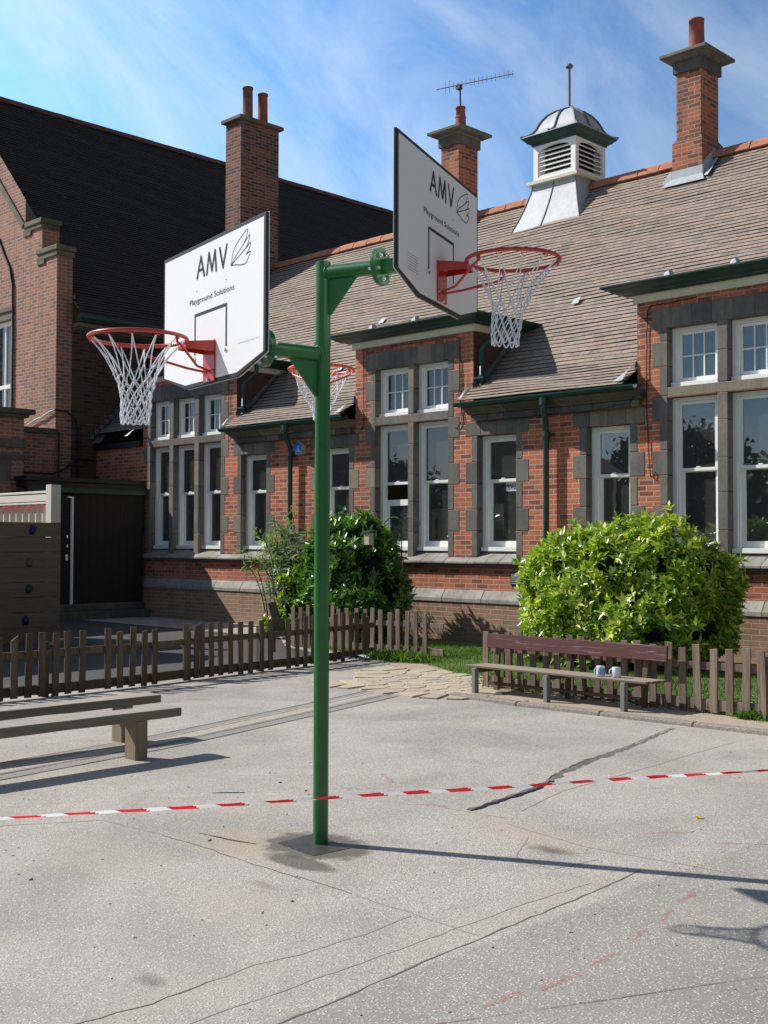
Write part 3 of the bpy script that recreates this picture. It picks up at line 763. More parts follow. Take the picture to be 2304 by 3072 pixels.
# ------------------------------------------------------------------ hall on the left
hall = thing('hall_building', 'tall brick hall with a steep shaded tiled roof and stepped gable kneelers', 'building', (-25, 13, 0))
XH, YG = -22.8, 13.0
hole = [(-25.75, -24.80, 2.6, 6.75)]
m = MB()
xr = -29.0; zr = 13.1
# gable wall as strips with the verge sloping
def verge(x): return 8.0 + (XH - x) * 1.045 - .5 + (.0) + .25
def gab(x): 
    return verge(x)
xs = [-36, -35.2, -33, -31, -29, -27.5, -26.5, -25.75, -24.80, -24.2]
for a, b in zip(xs[:-1], xs[1:]):
    za = gab(a) if a > -29 else gab(-58 - a); zb_ = gab(b) if b >= -29 else gab(-58 - b)
    if (a, b) == (-25.75, -24.80):
        m.add([(a, YG, 0), (b, YG, 0), (b, YG, 2.6), (a, YG, 2.6)], [(0, 1, 2, 3)]); m.add([(a, YG, 6.75), (b, YG, 6.75), (b, YG, zb_), (a, YG, za)], [(0, 1, 2, 3)])
    else: m.add([(a, YG, 0), (b, YG, 0), (b, YG, zb_), (a, YG, za)], [(0, 1, 2, 3)])
m.add([(-24.2, YG, 0), (-23.45, YG, 0), (-23.45, YG, 8.45), (-24.2, YG, 8.45)], [(0, 1, 2, 3)])
m.add([(-23.45, YG, 0), (XH, YG, 0), (XH, YG, 7.72), (-23.45, YG, 7.72)], [(0, 1, 2, 3)])
# kneeler returns
m.add([(XH, YG, 0), (XH, YG + .38, 0), (XH, YG + .38, 7.72), (XH, YG, 7.72)], [(0, 1, 2, 3)])
m.add([(-23.45, YG, 7.6), (-23.45, YG + .42, 7.6), (-23.45, YG + .42, 8.45), (-23.45, YG, 8.45)], [(0, 1, 2, 3)])
hw_ = m.build('gable_wall', BRH, hall, recalc=False)
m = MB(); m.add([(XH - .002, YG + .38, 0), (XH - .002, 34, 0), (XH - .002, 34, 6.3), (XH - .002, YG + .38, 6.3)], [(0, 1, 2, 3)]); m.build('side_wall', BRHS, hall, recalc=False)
m = MB()
def slab(x0, x1, y0, y1, z0, z1): m.box(x0, x1, y0, y1, z0, z1)
slab(-24.13, -23.38, YG - .07, YG + .45, 8.55, 8.66); slab(-24.09, -23.42, YG - .04, YG + .42, 8.45, 8.549)
slab(-23.60, -22.71, YG - .07, YG + .42, 7.84, 7.95); slab(-23.56, -22.75, YG - .04, YG + .40, 7.72, 7.839)
slab(-24.25, -23.9, YG - .035, YG - .002, 8.36, 8.52); slab(-23.62, -23.30, YG - .035, YG - .002, 7.62, 7.80)
# raking coping
m.add([(-24.18, YG - .05, 8.66), (-24.18, YG + .40, 8.66), (-29, YG + .40, 13.72), (-29, YG - .05, 13.72), (-24.30, YG - .05, 8.58), (-24.30, YG + .40, 8.58), (-29, YG + .40, 13.52), (-29, YG - .05, 13.52)], [(0, 1, 2, 3), (4, 7, 6, 5), (0, 3, 7, 4), (1, 5, 6, 2), (0, 4, 5, 1)])
m.build('coping', STM, hall, bevel=.01)
m = MB()
rp = [(-22.42, 6.45), (-29.0, 13.25)]
roof_courses(m, rp, YG + .38, 34, .10, lambda a, b, y, z: [(a, b)], axis=1, step=.018, wob=.008)
m.build('roof', TILED, hall)
m = MB(); m.add([(-29, YG + .38, 13.22), (-29, 34, 13.22), (-35.6, 34, 6.4), (-35.6, YG + .38, 6.4)], [(0, 1, 2, 3)]); m.build('far_roof', TILED, hall)
m = MB(); y = YG + .3
while y < 34:
    dz = random.random() * .012
    m.prism([(-29.16, 13.16 + dz), (-29.08, 13.31 + dz), (-28.92, 13.31 + dz), (-28.84, 13.16 + dz)], 1, y + .003, y + .447); y += .45
m.build('ridge_tile', RIDGED, hall)
m = MB(); x = YG + .38
m.prism([(XH + .0, 6.10), (XH + .06, 6.10), (XH + .08, 6.14), (XH + .0, 6.14)], 1, YG + .39, 34)
m.prism([(XH + .0, 6.145), (XH + .14, 6.145), (XH + .16, 6.21), (XH + .0, 6.21)], 1, YG + .39, 34)
m.prism([(XH + .0, 6.215), (XH + .22, 6.215), (XH + .27, 6.29), (XH + .0, 6.29)], 1, YG + .39, 34); m.build('corbel_course', STD, hall)
m = MB(); m.prism([(XH + .20, 6.30), (XH + .38, 6.30), (XH + .42, 6.38), (XH + .42, 6.45), (XH + .34, 6.45), (XH + .20, 6.40)], 1, YG + .05 + .3, 34); m.build('gutter', GREEN2, hall)
pipe([(XH + .34, 15.35, 6.3), (XH + .34, 15.35, 6.15), (XH + .1, 15.35, 5.9), (XH + .08, 15.35, 5.8), (XH + .08, 15.35, 4.6)], parent=hall)
m = MB(); m.add([(XH + .01, YG + .40, 6.92), (XH + .012, YG + .46, 6.80), (XH + .35, YG + .50, 6.47), (XH + .32, YG + .42, 6.47), (XH + .05, YG + .40, 6.75)], [(0, 1, 2, 3, 4)]); m.build('lead_flashing', LEAD, hall)
# gable window
m = MB(); m.box(-25.9, -24.66, YG - .05, YG - .002, 6.78, 6.88); m.box(-25.85, -24.70, YG - .015, YG + .15, 6.60, 6.779); m.box(-24.80, -24.70, YG - .012, YG + .15, 2.6, 6.599); m.box(-25.85, -25.75, YG - .012, YG + .15, 2.6, 6.599); m.build('stone_surround', ST, hall, bevel=.008)
m = MB(); m.box(-25.74, -25.66, YG + .1, YG + .2, 2.6, 6.6); m.box(-24.88, -24.81, YG + .1, YG + .2, 2.6, 6.6); m.box(-25.66, -24.88, YG + .1, YG + .2, 5.05, 5.14); m.box(-25.66, -24.88, YG + .1, YG + .2, 6.5, 6.6); m.box(-25.30, -25.25, YG + .11, YG + .19, 2.6, 6.5)
hwn = m.build('window', WHITE, hall, bevel=.004); MB().box(-25.66, -24.88, YG + .14, YG + .145, 2.6, 6.5).build('pane', GLASS, hwn)
m = MB(); m.box(-25.8, -24.7, YG + .6, YG + .62, 2.4, 6.8); m.build('blind', SIGNW, hall)
cable([(-25.4, YG - .03, 8.55), (-25.1, YG - .03, 8.1), (-24.83, YG - .03, 7.75), (-24.70, YG - .03, 7.35), (-24.66, YG - .03, 6.4), (-24.66, YG - .03, 4.2)], hall, .028)
m = MB(); cp = [(-23.9, YG - .05, 4.12), (-23.5, YG - .05, 4.22), (-23.3, YG - .05, 4.24), (-22.95, YG - .05, 4.34), (XH + .05, YG - .05, 4.36), (XH + .06, YG + .25, 4.35), (XH + .06, YG + .45, 4.2), (XH + .06, YG + .52, 4.0), (XH + .06, YG + .52, 2.9)]
m.tube(cp[:5], .020, 8); m.build('conduit', LEAD, hall); m = MB(); m.tube(cp[4:], .020, 8); m.build('conduit', BLACK, hall)  # same conduit throughout; shade on the side run put in as black
m = MB(); m.tube([(XH + .05, YG + .06, 3.9), (XH + .05, YG + .06, 2.9)], .02, 8); m.build('conduit', BLACK, hall)
cable([(XH + .04, 12.0, 3.0), (XH + .04, 12.9, 2.98), (XH + .04, 13.2, 3.1), (XH + .04, 13.5, 3.33), (XH + .04, 13.9, 3.33)], hall, .02)
m = MB(); m.add([(XH, YG + .89, 3.70), (XH + .35, YG + .89, 3.70), (XH + .02, YG + 1.7, 4.50), (XH, YG + 1.7, 4.52)], [(0, 1, 2, 3)])
for k in range(6): m.box(XH, XH + .02, YG + .85 + k * .12, YG + .94 + k * .12, 3.80 + k * .12, 3.90 + k * .12)
m.build('stepped_flashing', LEADD, hall)

# low parapet wall, brick pier, entrance lobby
pw = thing('parapet_wall', 'low brick parapet wall with dark stone coping beside the hall corner', 'wall', (XH, 12, 0))
m = MB(); m.box(XH - .3, XH, 9.2, YG - .01, 0, 3.84); m.build('wall', BRH, pw)
m = MB(); m.box(XH - .36, XH + .06, 9.2, YG - .012, 3.841, 3.96); m.build('coping', STD, pw, bevel=.01)
pr = thing('brick_pier', 'broad brick wall end with moulded coping at the left edge, nearer than the hall', 'wall', (-22, 10, 0))
m = MB(); m.box(-21.9, -21.2, 7.2, 11.41, 0, 3.95); m.build('wall', BRH, pr, bevel=.004)
m = MB(); m.box(-21.97, -21.13, 7.13, 11.48, 3.951, 4.02); m.box(-22.05, -21.05, 7.05, 11.58, 4.021, 4.12); m.build('coping', STD, pr, bevel=.012)
m = MB(); m.box(-21.96, -21.15, 7.15, 11.46, 3.36, 3.52); m.box(-21.93, -21.18, 7.18, 11.43, 3.12, 3.25); m.build('stone_band', STD, pr, bevel=.012)
m = MB(); m.box(-21.25, -21.19, 10.4, 11.15, 2.7, 3.11); m.box(-21.25, -21.19, 7.4, 10.1, 2.3, 3.11); m.build('stone_quoin', ST, pr, bevel=.006)
lob = thing('entrance_lobby', 'flat roofed lobby with dark boarded door in the corner between hall and school', 'porch', (-21, 12.5, 0))
m = MB(); m.box(-22.8, -20.70, 11.2, YF - .09, 2.71, 2.80); m.box(-22.8, -20.78, 11.25, YF - .1, 2.60, 2.709); m.build('canopy', BLACK, lob, bevel=.006)
m = MB(); m.box(-20.79, -20.72, 11.25, YF - .1, 2.50, 2.60); m.build('lintel', GREEN2, lob)
m = MB(); m.box(-22.7, -20.78, 11.25, 11.9, .0, 2.55); m.build('wall', BRS, lob)
m = MB()
for k in range(9): m.box(-20.82, -20.775 - .004 * (k % 2), 12.28 + k * .177, 12.28 + k * .177 + .172, .31, 2.50)
d_ = m.build('door', DARKWOOD, lob)
m = MB(); m.box(-20.84, -20.78, 11.93, 12.17, .31, 2.46)
d2 = m.build('door', DARKWOOD, lob)
m = MB(); m.box(-20.775, -20.74, 12.10, 12.13, 1.60, 1.66); m.box(-20.775, -20.74, 12.10, 12.13, 1.42, 1.48); m.box(-20.775, -20.755, 12.09, 12.14, 1.16, 1.28); m.build('lock', ZINC, d2)
m = MB(); m.box(-20.79, -20.735, 12.205, 12.245, .28, 2.43); m.box(-20.79, -20.735, 12.12, 12.205, 2.40, 2.43); m.build('door_edge', WHITE, lob)
m = MB(); m.box(-22.6, -20.5, 11.5, YF - .1, 0, .155); m.box(-22.6, -20.72, 11.5, YF - .1, .156, .30); m.build('step', STD, lob, bevel=.01)

# ------------------------------------------------------------------ ground
def gmat(name, base, speck_lo, speck_hi, tint_amt=.35, fine=1.0, patches=True, slab=False):
    t = NT(name); ob = t.coord('Object')
    big = t.noise(ob, .38, 6, .6, .5); med = t.noise(ob, 2.3, 5, .6); fn = t.noise(ob, 160 * fine, 2, .5)
    vo = t.add('ShaderNodeTexVoronoi', feature='F1'); vo.inputs['Scale'].default_value = 108 * fine; t.link(ob, vo.inputs['Vector'])
    sepc = t.add('ShaderNodeSeparateColor'); t.link(vo.outputs['Color'], sepc.inputs[0])
    chips = t.ramp(sepc.outputs[0], [(.56, 0), (.74, 1)])
    edge = t.ramp(vo.outputs['Distance'], [(.35, 1), (.62, 0)])
    chips = t.math('MULTIPLY', chips, edge)
    col = t.mix(t.ramp(med.outputs['Fac'], [(.3, 0), (.7, 1)]), base, [x * .86 for x in base])
    col = t.mix(t.math('MULTIPLY', chips, .85), col, speck_hi)
    v2 = t.add('ShaderNodeTexVoronoi', feature='F1'); v2.inputs['Scale'].default_value = 250 * fine; t.link(ob, v2.inputs['Vector'])
    s2 = t.add('ShaderNodeSeparateColor'); t.link(v2.outputs['Color'], s2.inputs[0])
    col = t.mix(t.math('MULTIPLY', t.ramp(s2.outputs[0], [(.66, 0), (.74, 1)]), .45), col, speck_hi)
    col = t.mix(t.math('MULTIPLY', t.ramp(s2.outputs[1], [(.70, 0), (.78, 1)]), .40), col, speck_lo)
    dk = t.math('MULTIPLY', t.ramp(sepc.outputs[1], [(.72, 0), (.8, 1)]), edge)
    col = t.mix(t.math('MULTIPLY', dk, .7), col, speck_lo)
    if patches:   # coarser, darker resurfaced panel on the near side of the long joint
        sx_ = t.add('ShaderNodeSeparateXYZ'); t.link(ob, sx_.inputs[0])
        pan = t.ramp(t.math('ADD', sx_.outputs[0], 3.0 + .5 - .13 + .0), [(.49, 0), (.51, 1)])
        pan = t.math('MULTIPLY', pan, t.math('SUBTRACT', 1, t.math('MULTIPLY', chips, .9)))
        col = t.mix(t.math('MULTIPLY', pan, .45), col, (.25, .23, .205))
        gy_ = t.ramp(t.noise(ob, .9, 5, .6, .6).outputs['Fac'], [(.42, 0), (.64, 1)])
        col = t.mix(t.math('MULTIPLY', t.math('MULTIPLY', gy_, t.math('SUBTRACT', 1, t.math('MULTIPLY', chips, .8))), .55), col, (.21, .20, .19))
    sand = t.ramp(big.outputs['Fac'], [(.44, 0), (.66, 1)])
    col = t.mix(t.math('MULTIPLY', sand, tint_amt * .75), col, (.50, .43, .34))
    dirt = t.ramp(t.noise(ob, 1.1, 6, .65, .8).outputs['Fac'], [(.60, 0), (.75, 1)])
    col = t.mix(t.math('MULTIPLY', dirt, .28), col, (.19, .165, .14))
    nb = t.math('ADD', t.math('MULTIPLY', fn.outputs['Fac'], .5), chips)
    if slab:
        ta = t.add('ShaderNodeAttribute', attribute_name='tint'); col = t.mix(1., col, t.ramp(ta.outputs['Fac'], [(0, (.86, .85, .84)), (.5, (1.0, .97, .92)), (1, (1.12, 1.06, .98))]), 'MULTIPLY')
    rough = .9
    if patches:
        def blob(x, y, rx, ry, soft, c, amt, nscale=6, namp=.5):
            nonlocal col
            mp = t.add('ShaderNodeMapping'); mp.vector_type = 'POINT'
            mp.inputs['Location'].default_value = (-x / rx, -y / ry, 0); mp.inputs['Scale'].default_value = (1 / rx, 1 / ry, 0); t.link(ob, mp.inputs[0])
            ln = t.add('ShaderNodeVectorMath', operation='LENGTH'); t.link(mp.outputs[0], ln.inputs[0])
            nn = t.noise(ob, nscale, 4, .6)
            d = t.math('ADD', ln.outputs['Value'], t.math('MULTIPLY', t.math('SUBTRACT', nn.outputs['Fac'], .5), namp * 2))
            f = t.ramp(d, [(max(0, 1 - soft), 1), (1, 0)]) if soft < 1 else t.ramp(d, [(0, 1), (1, 0)])
            f = t.math('MULTIPLY', f, amt); col = t.mix(f, col, c); return f
        blob(-4.55, 3.8, .62, .40, .8, (.50, .38, .24), .5)          # spilled sand
        blob(-4.9, 3.1, .55, .35, .9, (.47, .38, .27), .3, 4)
        blob(-3.9, 3.1, .5, .3, .9, (.50, .41, .31), .35, 4)
        blob(-3.75, 4.9, .7, .3, .9, (.55, .43, .30), .35, 4)
        blob(-3.05, 3.9, .16, 1.3, .9, (.50, .42, .33), .4, 3)
        blob(-3.25, 2.4, .14, .9, .9, (.50, .42, .33), .3, 3)
        blob(-3.5, 4.72, .16, .10, .8, (.09, .075, .055), .75, 14)   # small dirty puddle mark
        wet = blob(-4.38, 3.97, .34, .25, .22, (.13, .11, .08), .85, 9, .42)
        wet2 = blob(-4.22, 3.70, .26, .10, .3, (.12, .10, .075), .8, 9, .3)
        blob(-3.45, 2.35, .10, .06, .8, (.14, .12, .10), .6, 14)
        blob(-4.05, 3.35, .16, .05, .8, (.25, .17, .12), .5, 14)
        rr = t.math('SUBTRACT', .9, t.math('MULTIPLY', t.math('MAXIMUM', wet, wet2), .45)); rough = rr
    t.out(col, rough, t.bump(nb, .5, .004)); return t.m
TAR = gmat('old_tarmac', (.465, .42, .36), (.20, .18, .16), (.76, .715, .63))
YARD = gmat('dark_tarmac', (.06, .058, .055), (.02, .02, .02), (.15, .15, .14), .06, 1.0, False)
SOIL = gmat('sandy_soil', (.46, .37, .27), (.22, .17, .12), (.58, .50, .40), .5, .6, False)
TURF = gmat('turf_soil', (.085, .14, .03), (.06, .06, .02), (.16, .2, .06), .0, .6, False)
def sheet(name, poly, z, mat, sub=None):
    m = MB(); m.add([(x, y, z) for x, y in poly], [tuple(range(len(poly)))])
    o = m.build(name, mat, None, recalc=False, kind='structure')
    if o.data.polygons[0].normal.z < 0: o.data.flip_normals()
    return o
sheet('ground', [(-250, -250), (250, -250), (250, 250), (-250, 250)], 0, TAR)
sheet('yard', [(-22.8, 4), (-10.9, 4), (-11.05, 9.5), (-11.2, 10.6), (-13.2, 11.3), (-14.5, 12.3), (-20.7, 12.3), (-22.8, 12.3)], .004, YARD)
sheet('soil', [(-15.2, 13.95), (-13.6, 11.6), (-10.75, 11.25), (-10.4, 10.6), (-9.9, 10.3), (-8.1, 10.0), (-7.75, 8.9), (-6.6, 8.83), (-5.2, 8.9), (-1, 8.95), (4, 9.0), (4, 13.95)], .005, SOIL)
sheet('turf', [(-14.6, 13.9), (-13.4, 11.75), (-10.9, 11.4), (-10.45, 11.15), (-9.9, 10.85), (-9.0, 10.35), (-8.2, 10.1), (-7.9, 9.72), (-5.8, 9.66), (4, 9.68), (4, 13.9)], .010, TURF)

# kerb
m = MB(); x = -7.75; kp = [(-7.75, 8.80), (-7.2, 8.74), (-6.6, 8.72), (-5.9, 8.76), (-5.2, 8.78), (-4.5, 8.82), (-2, 8.86), (3, 8.9)]
def yk(x):
    for (a, b) in zip(kp[:-1], kp[1:]):
        if a[0] <= x <= b[0]: return a[1] + (b[1] - a[1]) * (x - a[0]) / (b[0] - a[0])
    return kp[-1][1]
while x < 2.5:
    l = .9; a, b = x + .002, x + l - .002; h = .035 + random.random() * .012
    m.add([(a, yk(a) - .05, -.02), (b, yk(b) - .05, -.02), (b, yk(b) + .06, -.02), (a, yk(a) + .06, -.02), (a, yk(a) - .045, h), (b, yk(b) - .045, h), (b, yk(b) + .055, h), (a, yk(a) + .055, h)], [(0, 1, 5, 4), (1, 2, 6, 5), (2, 3, 7, 6), (3, 0, 4, 7), (4, 5, 6, 7)]); x += l
KERB = gmat('kerb_concrete', (.27, .235, .20), (.14, .12, .10), (.45, .40, .34), .2, .7, False)
m.build('kerb', KERB, None, bevel=.012, kind='structure')

# crazy paving: voronoi-like cells made from jittered grid of polygons
CP = gmat('paving_slab', (.56, .48, .37), (.35, .28, .2), (.66, .58, .46), .2, .7, False, True)
outline = [(-9.25, 8.62), (-9.05, 9.1), (-9.6, 9.6), (-9.9, 10.0), (-9.2, 10.2), (-8.2, 9.95), (-7.75, 9.5), (-7.62, 8.86), (-8.1, 8.62), (-8.75, 8.72)]
def clip(poly, nx, ny, c):      # keep nx*x+ny*y <= c
    out = []
    for i in range(len(poly)):
        p, q = poly[i], poly[(i + 1) % len(poly)]
        dp, dq = nx * p[0] + ny * p[1] - c, nx * q[0] + ny * q[1] - c
        if dp <= 0: out.append(p)
        if (dp < 0 < dq) or (dq < 0 < dp):
            t = dp / (dp - dq); out.append((p[0] + (q[0] - p[0]) * t, p[1] + (q[1] - p[1]) * t))
    return out
def inside(p, poly):
    r_ = False
    for i in range(len(poly)):
        a, b = poly[i], poly[i - 1]
        if (a[1] > p[1]) != (b[1] > p[1]) and p[0] < (b[0] - a[0]) * (p[1] - a[1]) / (b[1] - a[1]) + a[0]: r_ = not r_
    return r_
seeds = []
rs = random.Random(3)
for _ in range(6000):
    p = (rs.uniform(-10.1, -7.5), rs.uniform(8.4, 10.4))
    if inside(p, outline) and all(math.dist(p, q) > .17 for q in seeds): seeds.append(p)
    if len(seeds) > 120: break
m = MB()
for p in seeds:
    cell = [(p[0] - .4, p[1] - .4), (p[0] + .4, p[1] - .4), (p[0] + .4, p[1] + .4), (p[0] - .4, p[1] + .4)]
    for q in seeds:
        if q is p or math.dist(p, q) > .85: continue
        mx_, my_ = (p[0] + q[0]) / 2, (p[1] + q[1]) / 2; dx, dy = q[0] - p[0], q[1] - p[1]; l = math.hypot(dx, dy); dx, dy = dx / l, dy / l
        cell = clip(cell, dx, dy, dx * mx_ + dy * my_ - .011)
    if len(cell) > 2:
        cell = [(p[0] + (c[0] - p[0]) * min(1, .30 / math.dist(c, p)), p[1] + (c[1] - p[1]) * min(1, .30 / math.dist(c, p))) for c in cell]
        z = .012 + rs.random() * .005; n = len(cell)
        m.add([(x, y, -.01) for x, y in cell] + [(x, y, z) for x, y in cell], [tuple(range(n, 2 * n))] + [(i, (i + 1) % n, (i + 1) % n + n, i + n) for i in range(n)])
m.build('crazy_paving', CP, None, bevel=.004, kind='structure')
sheet('paving_bed', outline, .008, SOIL)

# ribbons on the tarmac: joints, cracks, drain strip, chalk
def ribbon(mb, pts, w, z=.0012, jit=.006, step=.06, wfun=None, vary=.9):
    path = []
    for a, b in zip(pts[:-1], pts[1:]):
        n = max(1, int(math.dist(a, b) / step))
        for k in range(n): t = k / n; path.append((a[0] + (b[0] - a[0]) * t, a[1] + (b[1] - a[1]) * t))
    path.append(pts[-1]); vs = []; n = len(path)
    for i, p in enumerate(path):
        a, b = path[max(0, i - 1)], path[min(n - 1, i + 1)]; dx, dy = b[0] - a[0], b[1] - a[1]; l = math.hypot(dx, dy) or 1; nx, ny = -dy / l, dx / l
        ww = (w if wfun is None else wfun(i / (n - 1))) * (1 - vary * .6 + random.random() * vary) / 2; j = (random.random() - .5) * 2 * jit
        vs += [(p[0] + nx * (ww + j), p[1] + ny * (ww + j), z), (p[0] - nx * (ww - j), p[1] - ny * (ww - j), z)]
    mb.add(vs, [(2 * i, 2 * i + 2, 2 * i + 3, 2 * i + 1) for i in range(n - 1)])
JOINT = plain('dark_joint', (.15, .135, .12), .95)  # dark line colour for tarmac and strip joints
JOINTL = plain('faint_joint', (.36, .325, .285), .95)
m = MB()
ribbon(m, [(-2.85, 1.2), (-2.85, 2.43), (-2.863, 2.72), (-2.895, 3.09), (-2.928, 3.58), (-2.951, 4.08), (-3.0, 4.73)], .0075)
ribbon(m, [(-5.095, 3.543), (-4.688, 3.547), (-4.341, 3.527), (-4.0, 3.525)], .006); ribbon(m, [(-4.03, 3.542), (-3.676, 3.53)], .009)
ribbon(m, [(-3.30, 1.6), (-3.293, 1.99), (-3.266, 2.234), (-3.291, 2.479)], .0075)
m.build('tarmac_joint', JOINT, None, kind='structure')
m = MB()
ribbon(m, [(-3.66, 3.53), (-3.3, 3.52), (-2.95, 3.5)], .008); ribbon(m, [(-3.291, 2.479), (-3.304, 2.69), (-3.27, 2.88), (-3.267, 3.2), (-3.294, 3.49)], .009)
ribbon(m, [(-3.05, 2.0), (-3.05, 3.1), (-3.07, 3.9), (-3.05, 4.4)], .006); ribbon(m, [(-5.9, 3.0), (-5.6, 3.5), (-5.1, 3.55)], .008)
ribbon(m, [(-4.9, 5.2), (-4.55, 5.05), (-4.1, 5.1)], .006); ribbon(m, [(-4.15, 5.3), (-4.3, 5.9), (-4.35, 6.9), (-4.45, 8.3)], .012)
ribbon(m, [(-3.75, 4.85), (-3.55, 4.5), (-3.3, 4.45), (-3.25, 4.75)], .010); ribbon(m, [(-4.0, 5.0), (-3.4, 4.9), (-2.6, 5.0)], .007)
ribbon(m, [(-6.6, 3.2), (-6.0, 2.95), (-5.5, 2.9)], .006)
m.build('faint_tarmac_joint', JOINTL, None, kind='structure')
CRK = plain('crack_filler', (.085, .08, .075), .9, var=.5, bumpn=60)
m = MB(); crk = [(-4.36, 5.10), (-4.40, 5.35), (-4.423, 5.56), (-4.464, 5.85), (-4.54, 6.1), (-4.625, 6.32), (-4.70, 6.6), (-4.766, 6.84), (-4.83, 7.28), (-4.90, 7.65), (-4.983, 8.0), (-5.06, 8.3), (-5.117, 8.57)]
ribbon(m, crk, .06, .0014, .012, .05, lambda t: .03 + .04 * math.sin(min(1, t * 1.3) * math.pi))
CRKG = plain('crack_grit', (.20, .185, .165), .9, var=.5, bumpn=60)
m.build('tarmac_crack', CRKG, None, kind='structure')
m = MB(); ribbon(m, [(x + .018, y) for x, y in crk[:5]], .03, .003, .006, .04, lambda t: .012 + .026 * math.sin((1 - t * .8) * 2.6)); ribbon(m, [(x - .03, y) for x, y in crk[4:]], .006, .003, .006, .04)
ribbon(m, [(-5.0, 3.95 - .25), (-4.72, 3.74), (-4.62, 3.77)], .010, .0016); ribbon(m, [(-5.75, 4.35), (-5.62, 4.5)], .018, .0016)
m.build('crack_void', BLACK, None, kind='structure')
STRIP = gmat('channel_concrete', (.50, .44, .36), (.3, .26, .2), (.60, .54, .45), .2, .7, False)
STRIPD = gmat('channel_tarmac', (.36, .33, .295), (.12, .11, .1), (.36, .33, .3), .1, .9, False)
m = MB(); ribbon(m, [(-7.05, 2.4), (-7.35, 4.3), (-7.50, 5.2), (-8.10, 7.5), (-8.50, 8.9)], .50, .0010, .004, .2, vary=.06); m.build('trench_strip', STRIPD, None, kind='structure')
m = MB(); ribbon(m, [(-7.10, 2.4), (-7.38, 4.3), (-7.53, 5.2), (-8.15, 7.5), (-8.58, 8.95)], .19, .0022, .003, .2, vary=.06); m.build('channel_strip', STRIP, None, kind='structure')
m = MB()
for o_ in (-.25, .25, -.10, .10): ribbon(m, [(x + o_, y) for x, y in ((-7.05, 2.4), (-7.35, 4.3), (-7.50, 5.2), (-8.10, 7.5), (-8.50, 8.9))], .014, .0032, .003, .12)
m.build('strip_joint', JOINT, None, kind='structure')
t = NT('pink_chalk'); n_ = t.noise(t.coord('Object'), 70, 3); t.out((.62, .18, .15), .95)
tr_ = t.add('ShaderNodeBsdfTransparent'); mx_ = t.add('ShaderNodeMixShader'); t.link(t.ramp(n_.outputs['Fac'], [(.42, 0), (.66, .5)]), mx_.inputs[0]); t.link(tr_.outputs[0], mx_.inputs[1]); t.link(t.b.outputs[0], mx_.inputs[2]); t.link(mx_.outputs[0], t.n['Material Output'].inputs['Surface'])
t2 = NT('blue_chalk'); n_ = t2.noise(t2.coord('Object'), 50, 3); t2.out((.25, .42, .62), .95)
tr_ = t2.add('ShaderNodeBsdfTransparent'); mx_ = t2.add('ShaderNodeMixShader'); t2.link(t2.ramp(n_.outputs['Fac'], [(.48, 0), (.66, .55)]), mx_.inputs[0]); t2.link(tr_.outputs[0], mx_.inputs[1]); t2.link(t2.b.outputs[0], mx_.inputs[2]); t2.link(mx_.outputs[0], t2.n['Material Output'].inputs['Surface'])
m = MB()
for a, b in (((-2.651, 4.60), (-2.619, 4.42)), ((-2.589, 4.31), (-2.551, 4.157)), ((-2.528, 4.01), (-2.50, 3.868)), ((-2.467, 3.714), (-2.451, 3.542)), ((-2.437, 3.44), (-2.444, 3.22)), ((-2.479, 3.17), (-2.484, 2.95)), ((-2.49, 2.8), (-2.50, 2.6)), ((-3.38, 5.35), (-3.2, 5.55)), ((-3.0, 5.45), (-2.8, 5.6)), ((-4.75, 4.95), (-4.5, 5.1)), ((-5.45, 5.5), (-5.2, 5.35)), ((-4.4, 2.0), (-4.2, 1.98)), ((-5.1, 5.05), (-4.8, 5.15))):
    ribbon(m, [a, b], .032, .0016, .004, .03)
m.build('pink_chalk_mark', MATS['pink_chalk'], None, kind='structure')
m = MB(); ribbon(m, [(-5.55, 4.95), (-5.45, 5.02)], .05, .0016); ribbon(m, [(-5.25, 5.0), (-5.15, 5.1)], .06, .0016); m.build('blue_chalk_mark', MATS['blue_chalk'], None, kind='structure')

